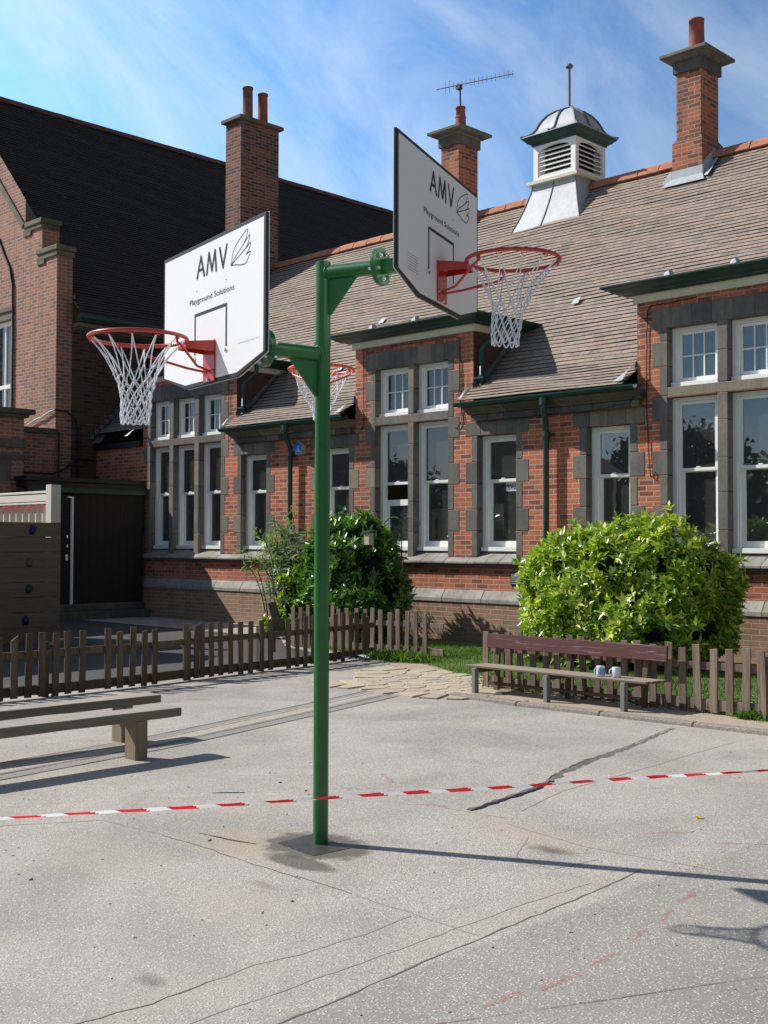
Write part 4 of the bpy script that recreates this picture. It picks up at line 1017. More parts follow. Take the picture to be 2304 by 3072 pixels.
# ------------------------------------------------------------------ hoop post
PX, PY = -4.406, 4.012
hp = thing('hoop_post', 'green steel three-armed basketball post with two white backboards and red hoops', 'basketball post', (PX, PY, 0))
m = MB(); m.cyl((PX, PY, 0), (PX, PY, 2.925), .0385, 40); m.cyl((PX, PY, 2.925), (PX, PY, 2.933), .036, 40); m.build('pole', PG, hp)
CON = plain('wet_cement', (.085, .08, .07), .42, var=.35, bumpn=30)
def arm(ang, z, length, flange=True):
    n = Vector((math.cos(ang), math.sin(ang), 0)); s = Vector((-n.y, n.x, 0)); O = Vector((PX, PY, z))
    m = MB(); m.cyl(O + n * .02, O + n * length, .0375, 36)
    ao = m.build('arm', PG, hp)
    m = MB(); m.tube([O + n * .040 + (s * math.cos(q) + Vector((0, 0, 1)) * math.sin(q)) * .039 - n * .012 * abs(math.cos(q)) for q in [k * math.pi / 16 for k in range(32)]], .0038, 6, closed=True); m.build('weld_bead', PG, ao)
    # gusset with chamfered nose
    g0 = O + n * .036; zz = Vector((0, 0, 1)); th = .005
    pts = [(0, -.035), (.160, -.035), (.012, -.215), (0, -.215)]
    if not flange: pts = [(0, -.035), (.15, -.035), (.012, -.20), (0, -.20)]
    v = [g0 + n * a + zz * b + s * th for a, b in pts] + [g0 + n * a + zz * b - s * th for a, b in pts]
    m = MB(); m.add(v, [(0, 1, 2, 3), (7, 6, 5, 4), (0, 4, 5, 1), (1, 5, 6, 2), (2, 6, 7, 3)]); m.build('gusset', PG, ao)
    if flange:
        m = MB(); m.cyl(O + n * .318, O + n * .330, .092, 48); m.cyl(O + n * .332, O + n * .344, .092, 48); m.build('flange', PG, ao, bevel=.002)
        m = MB()
        for k in range(6):
            a = k * math.pi / 3 + .3; c = O + s * (.067 * math.cos(a)) + zz * (.067 * math.sin(a))
            m.cyl(c + n * .295, c + n * .362, .0065, 10); m.cyl(c + n * .344, c + n * .354, .012, 6); m.cyl(c + n * .308, c + n * .318, .012, 6)
        m.build('bolt', ZINC, ao)
        m = MB(); m.cyl(O + n * (length - .012), O + n * length, .085, 32); m.obox(O + n * (length - .006), s, zz, n, .2, .06, .005); m.build('mounting_plate', PG, ao)
    return n, s
def board(C_, nang, ztop, sm):
    n = Vector((math.cos(nang), math.sin(nang), 0)); r_ = Vector((-n.y, n.x, 0)) * sm; r_ = r_   # r_ = viewer's right
    r_ = Vector((-n.y, n.x, 0)); up = Vector((0, 0, 1))
    Cc = Vector((C_[0], C_[1], ztop))
    def Q(u, z, d=0): return Cc + r_ * u - up * z + n * d
    hw2 = .555
    def outline(i):
        e = i
        o = [(-hw2 + e, .62 - e * .2), (-.285 + e * .2, .70 - e), (.285 - e * .2, .70 - e), (hw2 - e, .62 - e * .2), (hw2 - e, 0 + e), (-hw2 + e, 0 + e)]
        return o
    def ext(ol, d0, d1, mat, name, par, bev=0):
        m = MB(); k = len(ol); m.add([Q(u, z, d0) for u, z in ol] + [Q(u, z, d1) for u, z in ol], [tuple(range(k)), tuple(range(2 * k - 1, k - 1, -1))] + [(i, (i + 1) % k, (i + 1) % k + k, i + k) for i in range(k)])
        return m.build(name, mat, par, bevel=bev)
    b = ext(outline(0), -.006, .0075, BLK, 'backboard', hp, .003)
    ext(outline(-.0008), -.009, -.0062, BOARD, 'rear_skin', b)
    ext(outline(.020), .004, .009, BOARD, 'face', b)
    d = .0096
    # rounded-stroke lettering
    m = MB()
    def stroke(pts, w):
        for (p, q) in zip(pts[:-1], pts[1:]):
            dx, dy = q[0] - p[0], q[1] - p[1]; l = math.hypot(dx, dy); dx, dy = dx / l * w / 2, dy / l * w / 2
            m.add([Q(p[0] - dy, p[1] + dx, d), Q(q[0] - dy, q[1] + dx, d), Q(q[0] + dy, q[1] - dx, d), Q(p[0] + dy, p[1] - dx, d)], [(0, 1, 2, 3)])
        for p in pts:
            m.add([Q(p[0] + w / 2 * math.cos(a), p[1] + w / 2 * math.sin(a), d + .0002) for a in [k * math.pi / 5 for k in range(10)]], [tuple(range(10))])
    T_, B_ = .072, .168; w = .0185
    stroke([(-.148, B_), (-.107, T_), (-.068, B_)], w); stroke([(-.135, .135), (-.083, .135)], w * .8)
    stroke([(-.040, B_), (-.018, T_), (.016, B_ - .008), (.048, T_), (.062, B_)], w)
    stroke([(.098, T_), (.135, B_), (.172, T_)], w)
    m.build('lettering', BLK, b, recalc=False)
    m = MB(); put_text(m, 'Playground Solutions', Q(-.232, .293, d), r_, up, n, width=.485, height=.027, lift=.0002, bold=.008)
    m.build('lettering', BLK, b, recalc=False)
    # fan of leaf outlines
    m = MB(); w = .0048
    def curve(pts, ww):
        P_ = []
        for i in range(len(pts) - 1):
            p0 = pts[max(0, i - 1)]; p1 = pts[i]; p2 = pts[i + 1]; p3 = pts[min(len(pts) - 1, i + 2)]
            for k in range(6):
                t_ = k / 6
                P_.append(tuple(.5 * (2 * p1[j] + (p2[j] - p0[j]) * t_ + (2 * p0[j] - 5 * p1[j] + 4 * p2[j] - p3[j]) * t_ ** 2 + (3 * p1[j] - p0[j] - 3 * p2[j] + p3[j]) * t_ ** 3) for j in (0, 1)))
        P_.append(pts[-1]); stroke(P_, ww)
    bx, bz = .218, .178
    for tips in ([(bx, bz), (.235, .125), (.27, .09), (.33, .06), (.378, .043), (.37, .075), (.345, .10)],
                 [(.345, .10), (.375, .085), (.400, .072), (.392, .10), (.362, .128)], [(bx, bz), (.26, .145), (.30, .125), (.345, .10)],
                 [(.362, .128), (.385, .118), (.407, .108), (.40, .133), (.368, .155)], [(bx, bz), (.27, .158), (.31, .145), (.362, .128)],
                 [(.368, .155), (.385, .152), (.408, .150), (.39, .175), (.36, .195), (.31, .192), (.26, .182), (bx, bz)]):
        curve(tips, w)
    m.build('leaf_emblem', BLK, b, recalc=False)
    m = MB()
    for a, c, e, f in ((-.176, -.160, .342, .545), (.164, .180, .342, .545), (-.160, .164, .342, .358)):
        m.add([Q(a, e, d), Q(c, e, d), Q(c, f, d), Q(a, f, d)], [(0, 1, 2, 3)])
    m.build('target_square', BLK, b, recalc=False)
    for u in (-.168, .172): MB().cyl(Q(u, .563, .008), Q(u, .563, .014), .0085, 12).build('bolt', ZINC, b)
    for u in (-.15, .165): MB().cyl(Q(u, .232, .008), Q(u, .232, .011), .004, 8).build('bolt', ZINC, b)
    m = MB()
    if sm > 0:
        put_text(m, 'www.amvplaygrounds.co.uk', Q(.29, .553, d), r_, up, n, width=.21, height=.010)
    else:
        rs2 = random.Random(5)
        for k in range(7):
            u = -.43
            while u < -.31:
                l = .006 + rs2.random() * .016; m.add([Q(u, .525 + k * .012, d), Q(u + l, .525 + k * .012, d), Q(u + l, .529 + k * .012, d), Q(u, .529 + k * .012, d)], [(0, 1, 2, 3)]); u += l + .004
    m.build('small_print', GREY, b, recalc=False)
    return b
def hoop(C_, ang, z, rad, mat, zplate, netrows, seed, plate=True, lean=0.):
    n = Vector((math.cos(ang), math.sin(ang), 0)); s = Vector((-n.y, n.x, 0)); up = Vector((0, 0, 1)); rr = random.Random(seed)
    e = .15 + rad
    B = Vector((C_[0], C_[1], z)); Cn = B + n * e
    m = MB(); m.tube([Cn + (n * math.cos(a) + s * math.sin(a)) * rad for a in [2 * math.pi * k / 48 for k in range(48)]], .0095, 12, closed=True)
    ro_ = m.build('hoop', mat, hp)
    m = MB()
    if plate:
        m.obox(B - up * .075 + n * .013, s, up, n, .062, .097, .004)
        m.add([B + s * .062 + n * .01 + up * .02, B - s * .062 + n * .01 + up * .02, B - s * .045 + n * .155 + up * .004, B + s * .045 + n * .155 + up * .004, B + s * .062 + n * .01 - up * .035, B - s * .062 + n * .01 - up * .035, B - s * .045 + n * .155 - up * .03, B + s * .045 + n * .155 - up * .03],
              [(0, 1, 2, 3), (0, 3, 7, 4), (1, 5, 6, 2), (3, 2, 6, 7)])
    else:
        m.obox(B + n * .06, n, s, up, .10, .022, .022)
    m.build('bracket', mat, ro_, bevel=.002)
    m = MB()
    for sg in (-1, 1):
        an = sg * 1.75
        tip = Cn + (n * math.cos(math.pi - 1.05) * rad + s * sg * math.sin(1.05) * rad)
        m.tube([B - up * .125 + n * .02 + s * sg * .02, B - up * .11 + n * .10 + s * sg * .05, tip - up * .048 - n * .02, tip - up * .03 + n * .004, tip], .0062, 8)
    m.build('brace', mat, ro_)
    if plate:
        m = MB()
        for u, zz in ((-.045, .0), (.045, .0), (-.045, -.12), (.045, -.12), (0, -.16)): m.cyl(B + s * u + up * (zz - .005) + n * .015, B + s * u + up * (zz - .005) + n * .026, .0085, 6)
        m.build('bolt', ZINC, ro_)
    # net: rows of knots joined into diamonds
    m = MB(); N = 12; rows = []
    for k, (dz, rdd) in enumerate(netrows):
        row = []
        for i in range(N):
            a = 2 * math.pi * (i + (.5 if k % 2 else 0)) / N + (rr.random() - .5) * (.10 if k else .02)
            ra = rdd * (1 + (rr.random() - .5) * (.14 if k else 0))
            p = Cn + (n * math.cos(a) + s * math.sin(a)) * ra - up * (dz + (rr.random() - .5) * (.012 if k else 0)) - n * lean * dz
            row.append(p)
        rows.append(row)
    for k in range(len(rows) - 1):
        for i in range(N):
            p = rows[k][i]
            for j in ((i, (i - 1) % N) if k % 2 == 0 else (i, (i + 1) % N)):
                q = rows[k + 1][j]
                mid = (p + q) / 2
                cen = Cn - up * (netrows[k][0] + netrows[k + 1][0]) / 2
                bow = (mid - cen); bow.z = 0
                mid = mid + bow.normalized() * ((-.012 if k == 0 else .004)) + Vector((rr.random() - .5, rr.random() - .5, 0)) * .006
                m.tube([p, p.lerp(mid, .5) + (mid - p.lerp(q, .5)) * .3, mid, q], .0028, 5, cap=False)
    for row in rows[1:-1]:
        for p in row: m.cyl(p - up * .006, p + up * .006, .0045, 5)
    # bottom loops
    for i in range(N):
        p, q = rows[-1][i], rows[-1][(i + 1) % N]; mid = (p + q) / 2 - up * .028
        m.tube([p, p.lerp(mid, .7) - up * .006, mid, q.lerp(mid, .7) - up * .006, q], .0038, 5, cap=False)
    m.build('net', NET, ro_)
    m = MB()
    for i in range(N):
        a = 2 * math.pi * i / N; c = Cn + (n * math.cos(a) + s * math.sin(a)) * (rad - .002)
        tt = -n * math.sin(a) + s * math.cos(a)
        m.tube([c + tt * .012 - up * .008, c + tt * .011 - up * .018, c - up * .013, c - tt * .011 - up * .018, c - tt * .012 - up * .008], .0024, 5)
    m.build('net_hook', mat, ro_)
    return ro_
aR, aL, aB = D2R(17.5), D2R(-101.3), D2R(138.2)
arm(aR, 2.875, .625); arm(aL, 2.462, .61); arm(aB, 2.52, .58, flange=False)
CR = (-3.777, 4.195); CL = (-4.527, 3.405)
board(CR, D2R(21.5), 3.335, -1); board(CL, D2R(-101.3), 2.965, 1)
NETB = [(.012, .212), (.175, .098), (.215, .079), (.255, .070), (.295, .065), (.335, .063), (.370, .064)]
hoop(CR, D2R(21.5), 2.835, .218, RED, 0, NETB, 4, lean=.10)
hoop(CL, D2R(-101.3), 2.445, .222, RED, 0, NETB, 9, lean=-.02)
CB = (PX + math.cos(aB) * .60, PY + math.sin(aB) * .60)
hoop((CB[0], CB[1]), aB, 2.525, .188, ORANGE, 0, [(.012, .182), (.09, .135), (.16, .095), (.22, .06), (.27, .045)], 12, plate=False)
slb = MB(); cor = [(-4.56, 3.86), (-4.25, 3.82), (-4.23, 4.05), (-4.58, 4.13)]; ring_ = []; rc = random.Random(3)
for (a, b) in zip(cor, cor[1:] + cor[:1]):
    for k in range(9): ring_.append((a[0] + (b[0] - a[0]) * k / 9 + rc.uniform(-.006, .006), a[1] + (b[1] - a[1]) * k / 9 + rc.uniform(-.006, .006)))
slb.add([(x, y, .0016) for x, y in ring_], [tuple(range(len(ring_)))])
slb.build('cement_footing', CON, None, kind='structure')

# ------------------------------------------------------------------ fences
def pale_mesh(h, name='pale', wd=.075, th=.019, slope=0.):
    m = MB(); hw3 = wd / 2
    m.add([(-hw3, -th / 2, .0), (hw3, -th / 2, .0), (hw3, th / 2, 0), (-hw3, th / 2, 0), (-hw3, -th / 2, h - slope), (hw3, -th / 2, h), (hw3, th / 2, h), (-hw3, th / 2, h - slope)],
          [(0, 3, 2, 1), (4, 5, 6, 7), (0, 1, 5, 4), (1, 2, 6, 5), (2, 3, 7, 6), (3, 0, 4, 7)])
    return m
def fence(name_label, group, ys, line, axis, side, mat, hbase=.58, posts=(), seed=1, rails=True, ext=(.1, .1), paleT=.018, gaps=()):
    """line(t) -> (x, y) for the coordinate t; side = direction pales stand off the rails"""
    rf = random.Random(seed)
    p0 = line(ys[0])
    fo = thing('picket_fence', name_label, 'fence', (p0[0], p0[1], 0), group)
    proto = None; a, b = line(ys[0] - .001), line(ys[-1]); ang0 = math.atan2(b[1] - a[1], b[0] - a[0])
    nrm = Vector((-math.sin(ang0), math.cos(ang0), 0)) * side
    variants = []
    for hh, sl in ((hbase, 0), (hbase + .02, 0), (hbase - .015, .01), (hbase, .05)):
        variants.append((hh, sl))
    meshes = {}
    for i, t_ in enumerate(ys):
        vi = rf.choice([0, 0, 1, 1, 2]) if not (i in (4, 8) and axis == 1) else 3
        x, y = line(t_)
        if vi not in meshes:
            o = pale_mesh(*variants[vi][:1], slope=variants[vi][1]).build('pale', mat, None, bevel=.003); meshes[vi] = o; 
        else:
            o = meshes[vi].copy(); COL.objects.link(o)
        o.parent = fo
        tdir = math.atan2(line(t_ + .05)[1] - line(t_ - .05)[1], line(t_ + .05)[0] - line(t_ - .05)[0])
        o.location = (x - p0[0] + nrm.x * .022, y - p0[1] + nrm.y * .022, rf.uniform(.0, .02))
        o.rotation_euler = (0, 0, tdir)
        o.rotation_euler.rotate_axis('Y', rf.uniform(-.03, .03)); o.rotation_euler.rotate_axis('X', rf.uniform(-.02, .02))
    for zc in (.425, .080):
        m = MB(); k = 8; t0, t1 = ys[0] - ext[0], ys[-1] + ext[1]; prev = None
        for i in range(k):
            a = line(t0 + (t1 - t0) * i / k); b = line(t0 + (t1 - t0) * (i + 1) / k); d = Vector((b[0] - a[0], b[1] - a[1], 0)); c = Vector(((a[0] + b[0]) / 2, (a[1] + b[1]) / 2, zc + rf.uniform(-.004, .004)))
            m.obox(c, d, Vector((-d.y, d.x, 0)), (0, 0, 1), d.length / 2, .012, .034 if zc > .2 else .048)
        m.build('rail', mat, fo, bevel=.003)
    for t_ in posts:
        x, y = line(t_); m = MB(); m.box(x - .035 - nrm.x * .05, x + .035 - nrm.x * .05, y - .035 - nrm.y * .05, y + .035 - nrm.y * .05, 0, .54); m.build('post', mat, fo, bevel=.006)
    return fo
def lineL(t):   # runs away from the camera on the left
    pts = [(1.0, -10.30), (5.5, -10.42), (7, -10.52), (8.4, -10.76), (9.4, -10.84), (10.3, -11.02), (11.3, -11.20)]
    for a, b in zip(pts[:-1], pts[1:]):
        if t <= b[0] or b is pts[-1]: return (a[1] + (b[1] - a[1]) * (t - a[0]) / (b[0] - a[0]), t)
ysL = [4.30, 4.45, 4.60, 4.76, 4.91, 5.07, 5.22, 5.37, 5.52, 5.67, 5.82, 5.97, 6.12, 6.28, 6.59, 6.74, 6.89, 7.05, 7.20, 7.67, 7.82, 7.91, 8.06, 8.21, 8.37, 8.53, 8.68, 8.86, 9.01, 9.31, 9.46, 9.62, 9.77, 9.91, 10.06, 10.23, 10.40, 10.55, 10.70, 10.85]
def rail_gap(y): return y
fL = fence('long brown picket fence with missing pales running away on the left', None, ysL, lineL, 1, -1, FW, .60, posts=(5.9, 7.74, 8.9, 10.0, 11.0), seed=2, ext=(.3, .25))
def lineB(t): return (t, 11.40 + (t + 13) * .045)
fB = fence('short picket fence standing crosswise in front of the dark bush', None, [-13.1 + i * .157 for i in range(17)], lineB, 0, -1, FWR, .60, posts=(-11.25, -12.7), seed=5, ext=(.1, .3))
def lineR(t): return (t, 9.55 - (t + 6.4) * .02)
fR = fence('picket fence in front of the grass behind the park bench', None, [-7.94 + i * .1565 for i in range(28)], lineR, 0, -1, FWR, .585, posts=(-7.7, -6.08, -4.85), seed=8, ext=(.05, .1))
# snapped pale hanging by its nail on the left fence is part of the fence
m = MB(); m.obox((-10.93, 9.165, .40), (0, 1, 0), (1, 0, 0), (.0, .0, 1), .036, .010, .20); m.build('pale', FW, fL, bevel=.003, label='shorter pale that stops above the ground')
# small leaning bundle of boards beyond
lb = thing('leaning_board', 'three short loose boards leaning together behind the left fence', 'boards', (-13.9, 11.7, 0))
for k in range(3):
    m = MB(); c = Vector((-13.75 - k * .16, 11.55 + k * .17, .36)); m.obox(c, (0, 1, 0), (1, 0, .0), (-.28 - .05 * k, -.1, 1), .05, .012, .26); m.build('board', FWR, lb, bevel=.003)
m = MB(); m.obox((-13.95, 11.75, .33), (-.7, .75, 0), (.75, .7, 0), (0, 0, 1), .42, .02, .03); m.build('rail', FWR, lb)

# ------------------------------------------------------------------ park bench and mugs
pb = thing('park_bench', 'low maroon park bench with peeling paint in front of the picket fence', 'bench', (-6.8, 9.25, 0))
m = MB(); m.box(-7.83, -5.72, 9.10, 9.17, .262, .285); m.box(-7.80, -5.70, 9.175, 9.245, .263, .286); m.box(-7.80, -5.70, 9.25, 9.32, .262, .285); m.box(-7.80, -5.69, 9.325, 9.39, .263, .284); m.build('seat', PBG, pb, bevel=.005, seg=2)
m = MB(); m.obox((-6.745, 9.415, .515), (1, 0, 0), (0, 1, -.08), (0, .08, 1), 1.055, .014, .072); m.build('backrest', PB, pb, bevel=.006, seg=2)
for X in (-7.69, -6.80, -5.94):
    m = MB(); m.box(X - .024, X + .024, 9.06, 9.12, 0, .262); m.build('leg', PBL, pb, bevel=.005)
    m = MB(); m.obox((X, 9.445, .285), (1, 0, 0), (0, 1, -.08), (0, .08, 1), .028, .015, .285); m.build('leg', FW, pb, bevel=.004)
    m = MB(); m.box(X - .028, X + .028, 9.135, 9.40, .215, .260); m.build('bearer', FW, pb, bevel=.004)
m = MB(); m.box(-7.7, -5.9, 9.30, 9.33, .08, .11); m.build('stretcher', FW, pb)
def mug(x, y, hand, label, group):
    t_ = thing('mug', label, 'mug', (x, y, .285), group); z = .2855
    m = MB(); m.tube([(x, y, z), (x, y, z), (x, y, z + .004), (x, y, z + .093), (x, y, z + .096), (x, y, z + .094), (x, y, z + .008), (x, y, z + .008)], [.001, .036, .040, .041, .040, .037, .036, .001], 28, cap=False); m.build('cup', MUG, t_)
    m = MB(); c = Vector((x, y, z + .048)); d = Vector((math.cos(hand), math.sin(hand), 0))
    m.tube([c + d * .038 + Vector((0, 0, .03)), c + d * .058 + Vector((0, 0, .026)), c + d * .066, c + d * .056 - Vector((0, 0, .024)), c + d * .038 - Vector((0, 0, .028))], .0055, 8); m.build('handle', MUG, t_)
    return t_
mg = mug(-6.265, 9.20, D2R(-115), 'white mug with a blue printed picture, left of the pair on the bench', 'mugs on the bench seat')
m = MB(); vs = []
for k in range(7):
    a = D2R(-75 + k * 16); vs += [(-6.265 + .0422 * math.cos(a), 9.20 + .0422 * math.sin(a), .2855 + .018), (-6.265 + .0422 * math.cos(a), 9.20 + .0422 * math.sin(a), .2855 + .078)]
m.add(vs, [(2 * i, 2 * i + 2, 2 * i + 3, 2 * i + 1) for i in range(6)], True); m.build('print', MUGB, mg, recalc=False)
mug(-6.10, 9.21, D2R(-135), 'plain white mug standing right of the blue-printed one on the bench', 'mugs on the bench seat')

# ------------------------------------------------------------------ beam benches
def beam(x, yend, legy, label):
    bt = thing('beam_bench', label, 'bench', (x, yend - 1, 0), 'low timber beams in the playground')
    m = MB(); n = 24; y0 = .6; w_ = .20
    vs = []
    for i in range(n + 1):
        y = y0 + (yend - y0) * i / n; j = (random.random() - .5) * .006
        vs += [(x - w_ + j, y, .272 + j * .5), (x + j, y, .270 - j), (x + j, y, .333 + j * .6), (x - w_ + j, y, .335 - j * .5)]
    fs = []
    for i in range(n):
        o = i * 4
        for k in range(4): fs.append((o + k, o + (k + 1) % 4, o + 4 + (k + 1) % 4, o + 4 + k))
    fs += [(0, 1, 2, 3), (n * 4 + 3, n * 4 + 2, n * 4 + 1, n * 4)]
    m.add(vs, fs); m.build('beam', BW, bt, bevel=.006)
    for ly in (legy, legy - 1.55, legy - 3.1):
        m = MB(); m.box(x - .15, x - .012, ly, ly + .10, -.02, .27); m.build('leg', BWL, bt, bevel=.005)
    return bt
beam(-6.95, 4.99, 4.61, 'nearer of the two low weathered timber beam benches at the left edge')
beam(-7.65, 5.30, 4.95, 'farther low weathered timber beam bench, close to the picket fence')

# ------------------------------------------------------------------ barrier tape
t = NT('barrier_tape_stripes'); at = t.add('ShaderNodeAttribute', attribute_name='tint')
t.out(t.ramp(at.outputs['Fac'], [(.44, (.85, .85, .87)), (.46, (.80, .02, .04))]), .35)
tl_ = t.add('ShaderNodeBsdfTranslucent'); t.link(t.ramp(at.outputs['Fac'], [(.44, (.95, .95, .95)), (.46, (.85, .03, .05))]), tl_.inputs[0]); mm_ = t.add('ShaderNodeMixShader'); mm_.inputs[0].default_value = .5; t.link(t.b.outputs[0], mm_.inputs[1]); t.link(tl_.outputs[0], mm_.inputs[2]); t.link(mm_.outputs[0], t.n['Material Output'].inputs['Surface'])
tb = MB(); L0, L1 = -2.2, 3.6; n = 1100; vs = []; tn = []
rt = random.Random(4)
ph = 0
D_ = Vector((.4355, .9, 0)).normalized(); S_ = Vector((D_.y, -D_.x, 0))
for i in range(n + 1):
    t_ = L0 + (L1 - L0) * i / n
    base = Vector((-3.057, 2.656, .635)) + D_ * t_
    # sag so that the line stays nearly straight over the span
    base.z = .6274 - .0077 * t_ + .0015 * math.sin(t_ * 6)
    a = math.pi / 2 + .35 * math.sin(t_ * 2.1 + .5) + .22 * math.sin(t_ * 5.3 + 2)
    wv = S_ * math.cos(a) + Vector((0, 0, 1)) * math.sin(a)
    wd = .0045 + .0016 * math.sin(t_ * 3.1) ** 2
    for k in (-1, 0, 1): vs.append(base + wv * wd * k + Vector((0, 0, .0008 * math.sin(t_ * 40 + k)))); tn.append(((t_ + k * .012) % .165) / .165)
tb.v = [tuple(v) for v in vs]; tb.tint = tn
tb.f = [(3 * i + k, 3 * i + 3 + k, 3 * i + 4 + k, 3 * i + 1 + k) for i in range(n) for k in (0, 1)]; tb.sm = [True] * len(tb.f)
o = tb.build('barrier_tape', MATS['barrier_tape_stripes'], None, recalc=False)
tag(o, 'red and white striped barrier tape stretched across in front of the pole', 'tape')

# ------------------------------------------------------------------ climbing tower at the left edge
ct = thing('climbing_tower', 'wooden play tower with plank climbing wall and white railing at the left edge', 'play tower', (-16, 8, 0))
CX = -15.7
m = MB(); z = .06
for k in range(8):
    m.box(CX - .035, CX, 6.4, 9.06, z, z + .212); z += .219
m.build('climbing_panel', CW, ct, bevel=.004)
for bx_ in ((CX - .20, CX - .04, 8.92, 9.08, 0, 2.37), (CX - .20, CX - .04, 7.4, 7.5, 0, 1.78), (CX - .20, CX - .04, 6.4, 6.5, 0, 2.37), (-18.2, -18.04, 8.92, 9.08, 0, 2.37)): MB().box(*bx_).build('post', CWL, ct, bevel=.005)
m = MB(); m.box(-18.04, CX - .20, 8.94, 8.99, 2.25, 2.285); m.box(-18.04, CX - .20, 8.95, 8.985, 2.13, 2.235); m.box(-18.04, CX - .20, 8.955, 8.985, 2.09, 2.12); m.build('railing', CWL, ct, bevel=.003)
m = MB()
for k in range(11): X = CX - .38 - k * .20; m.box(X - .02, X + .02, 8.965, 9.06, 1.60, 2.08)
m.build('picket', CWL, ct, bevel=.003)
m = MB()
for k in range(11): X = CX - .38 - k * .20; m.add([(X - .07, 8.96, 2.09), (X + .07, 8.96, 2.09), (X, 8.96, 1.95)], [(0, 2, 1)])
m.build('red_triangle', REDP, ct)
m = MB(); m.box(-18.1, CX - .04, 6.45, 9.05, 1.50, 1.56); m.build('deck', CW, ct)
for (Y, Z, mt) in ((8.60, 1.70, BLUEH), (7.75, 1.36, BLUEH), (8.55, 1.22, YELH), (7.72, .90, YELH), (8.55, .84, GRNH), (7.75, .45, BLUEH), (8.5, .38, BLUEH), (7.8, 1.77, YELH), (6.9, 1.5, GRNH), (6.8, .9, BLUEH)):
    m = MB(); vs = []; rr = random.Random(int(Y * 100 + Z * 10))
    for k in range(4):
        q = k / 3
        for j in range(9):
            a = 2 * math.pi * j / 9; R_ = (.055 + .02 * math.sin(a * 2 + Y * 5)) * math.sqrt(1 - (q * .95) ** 2) * (.85 + rr.random() * .3)
            vs.append((CX + .002 + q * .06, Y + R_ * math.cos(a) * 1.15, Z + R_ * math.sin(a) - q * .01))
    m.add(vs, [(k * 9 + j, k * 9 + (j + 1) % 9, (k + 1) * 9 + (j + 1) % 9, (k + 1) * 9 + j) for k in range(3) for j in range(9)] + [tuple(range(27, 36))], True); m.build('climbing_hold', mt, ct)

# tower roof and upper cabin (unseen, beyond the left edge; added to shade the yard)
m = MB()
for (x, y) in ((-15.9, 4.6), (-15.9, 7.2), (-18.1, 4.6), (-18.1, 7.2)): MB().box(x - .06, x + .06, y - .06, y + .06, 0, 3.25).build('post', CWL, ct, bevel=.005)
m.add([(-15.65, 4.35, 3.2), (-18.35, 4.35, 3.2), (-18.35, 7.45, 3.2), (-15.65, 7.45, 3.2), (-17, 4.35, 4.1), (-17, 7.45, 4.1)], [(0, 3, 5, 4), (1, 4, 5, 2), (0, 4, 1), (3, 2, 5), (0, 1, 2, 3)]); m.build('roof', CW, ct)
m = MB(); m.box(-18.05, -15.9, 4.62, 4.66, 1.56, 2.5); m.box(-15.90, -15.86, 4.68, 7.14, 1.5, 3.1); m.build('added_cabin_panel', CW, ct)

# ------------------------------------------------------------------ vegetation
def leaves(name, mat, parent, base, dirs, ups, length, width, tint, fold=.25, droop=.25):
    """vectorised folded leaves"""
    n = len(base); L = length[:, None]; W = width[:, None]
    d = dirs / np.linalg.norm(dirs, axis=1)[:, None]
    s = np.cross(d, ups); s /= (np.linalg.norm(s, axis=1)[:, None] + 1e-9); u = np.cross(s, d)
    v0 = base; vm = base + d * L * .5 - u * L * droop * .12; vt = base + d * L - u * L * droop * .5
    vl = base + d * L * .48 + s * W + u * W * fold; vr = base + d * L * .48 - s * W + u * W * fold
    V = np.stack([v0, vm, vt, vl, vr], 1).reshape(-1, 3)
    I = np.arange(n)[:, None] * 5
    F = np.concatenate([I + np.array([[0, 1, 3]]), I + np.array([[1, 2, 3]]), I + np.array([[0, 4, 1]]), I + np.array([[1, 4, 2]])])
    me = bpy.data.meshes.new(name)
    me.vertices.add(len(V)); me.vertices.foreach_set('co', V.astype('f4').ravel())
    me.loops.add(F.size); me.loops.foreach_set('vertex_index', F.astype('i4').ravel())
    me.polygons.add(len(F)); me.polygons.foreach_set('loop_start', np.arange(0, F.size, 3, dtype='i4')); me.polygons.foreach_set('loop_total', np.full(len(F), 3, 'i4'))
    me.update(); me.validate()
    a = me.attributes.new('tint', 'FLOAT', 'POINT'); a.data.foreach_set('value', np.repeat(tint, 5).astype('f4'))
    me.materials.append(mat); o = bpy.data.objects.new(name, me); COL.objects.link(o)
    if parent is not None:
        o.parent = parent; p = parent.location; 
        co = V - np.array([p.x, p.y, p.z]); me.vertices.foreach_set('co', co.astype('f4').ravel()); me.update()
    return o
def lobes_inside(P, lobes):
    r = np.zeros(len(P), bool)
    for (c, rad) in lobes: r |= (((P - np.array(c)) / np.array(rad)) ** 2).sum(1) < 1
    return r
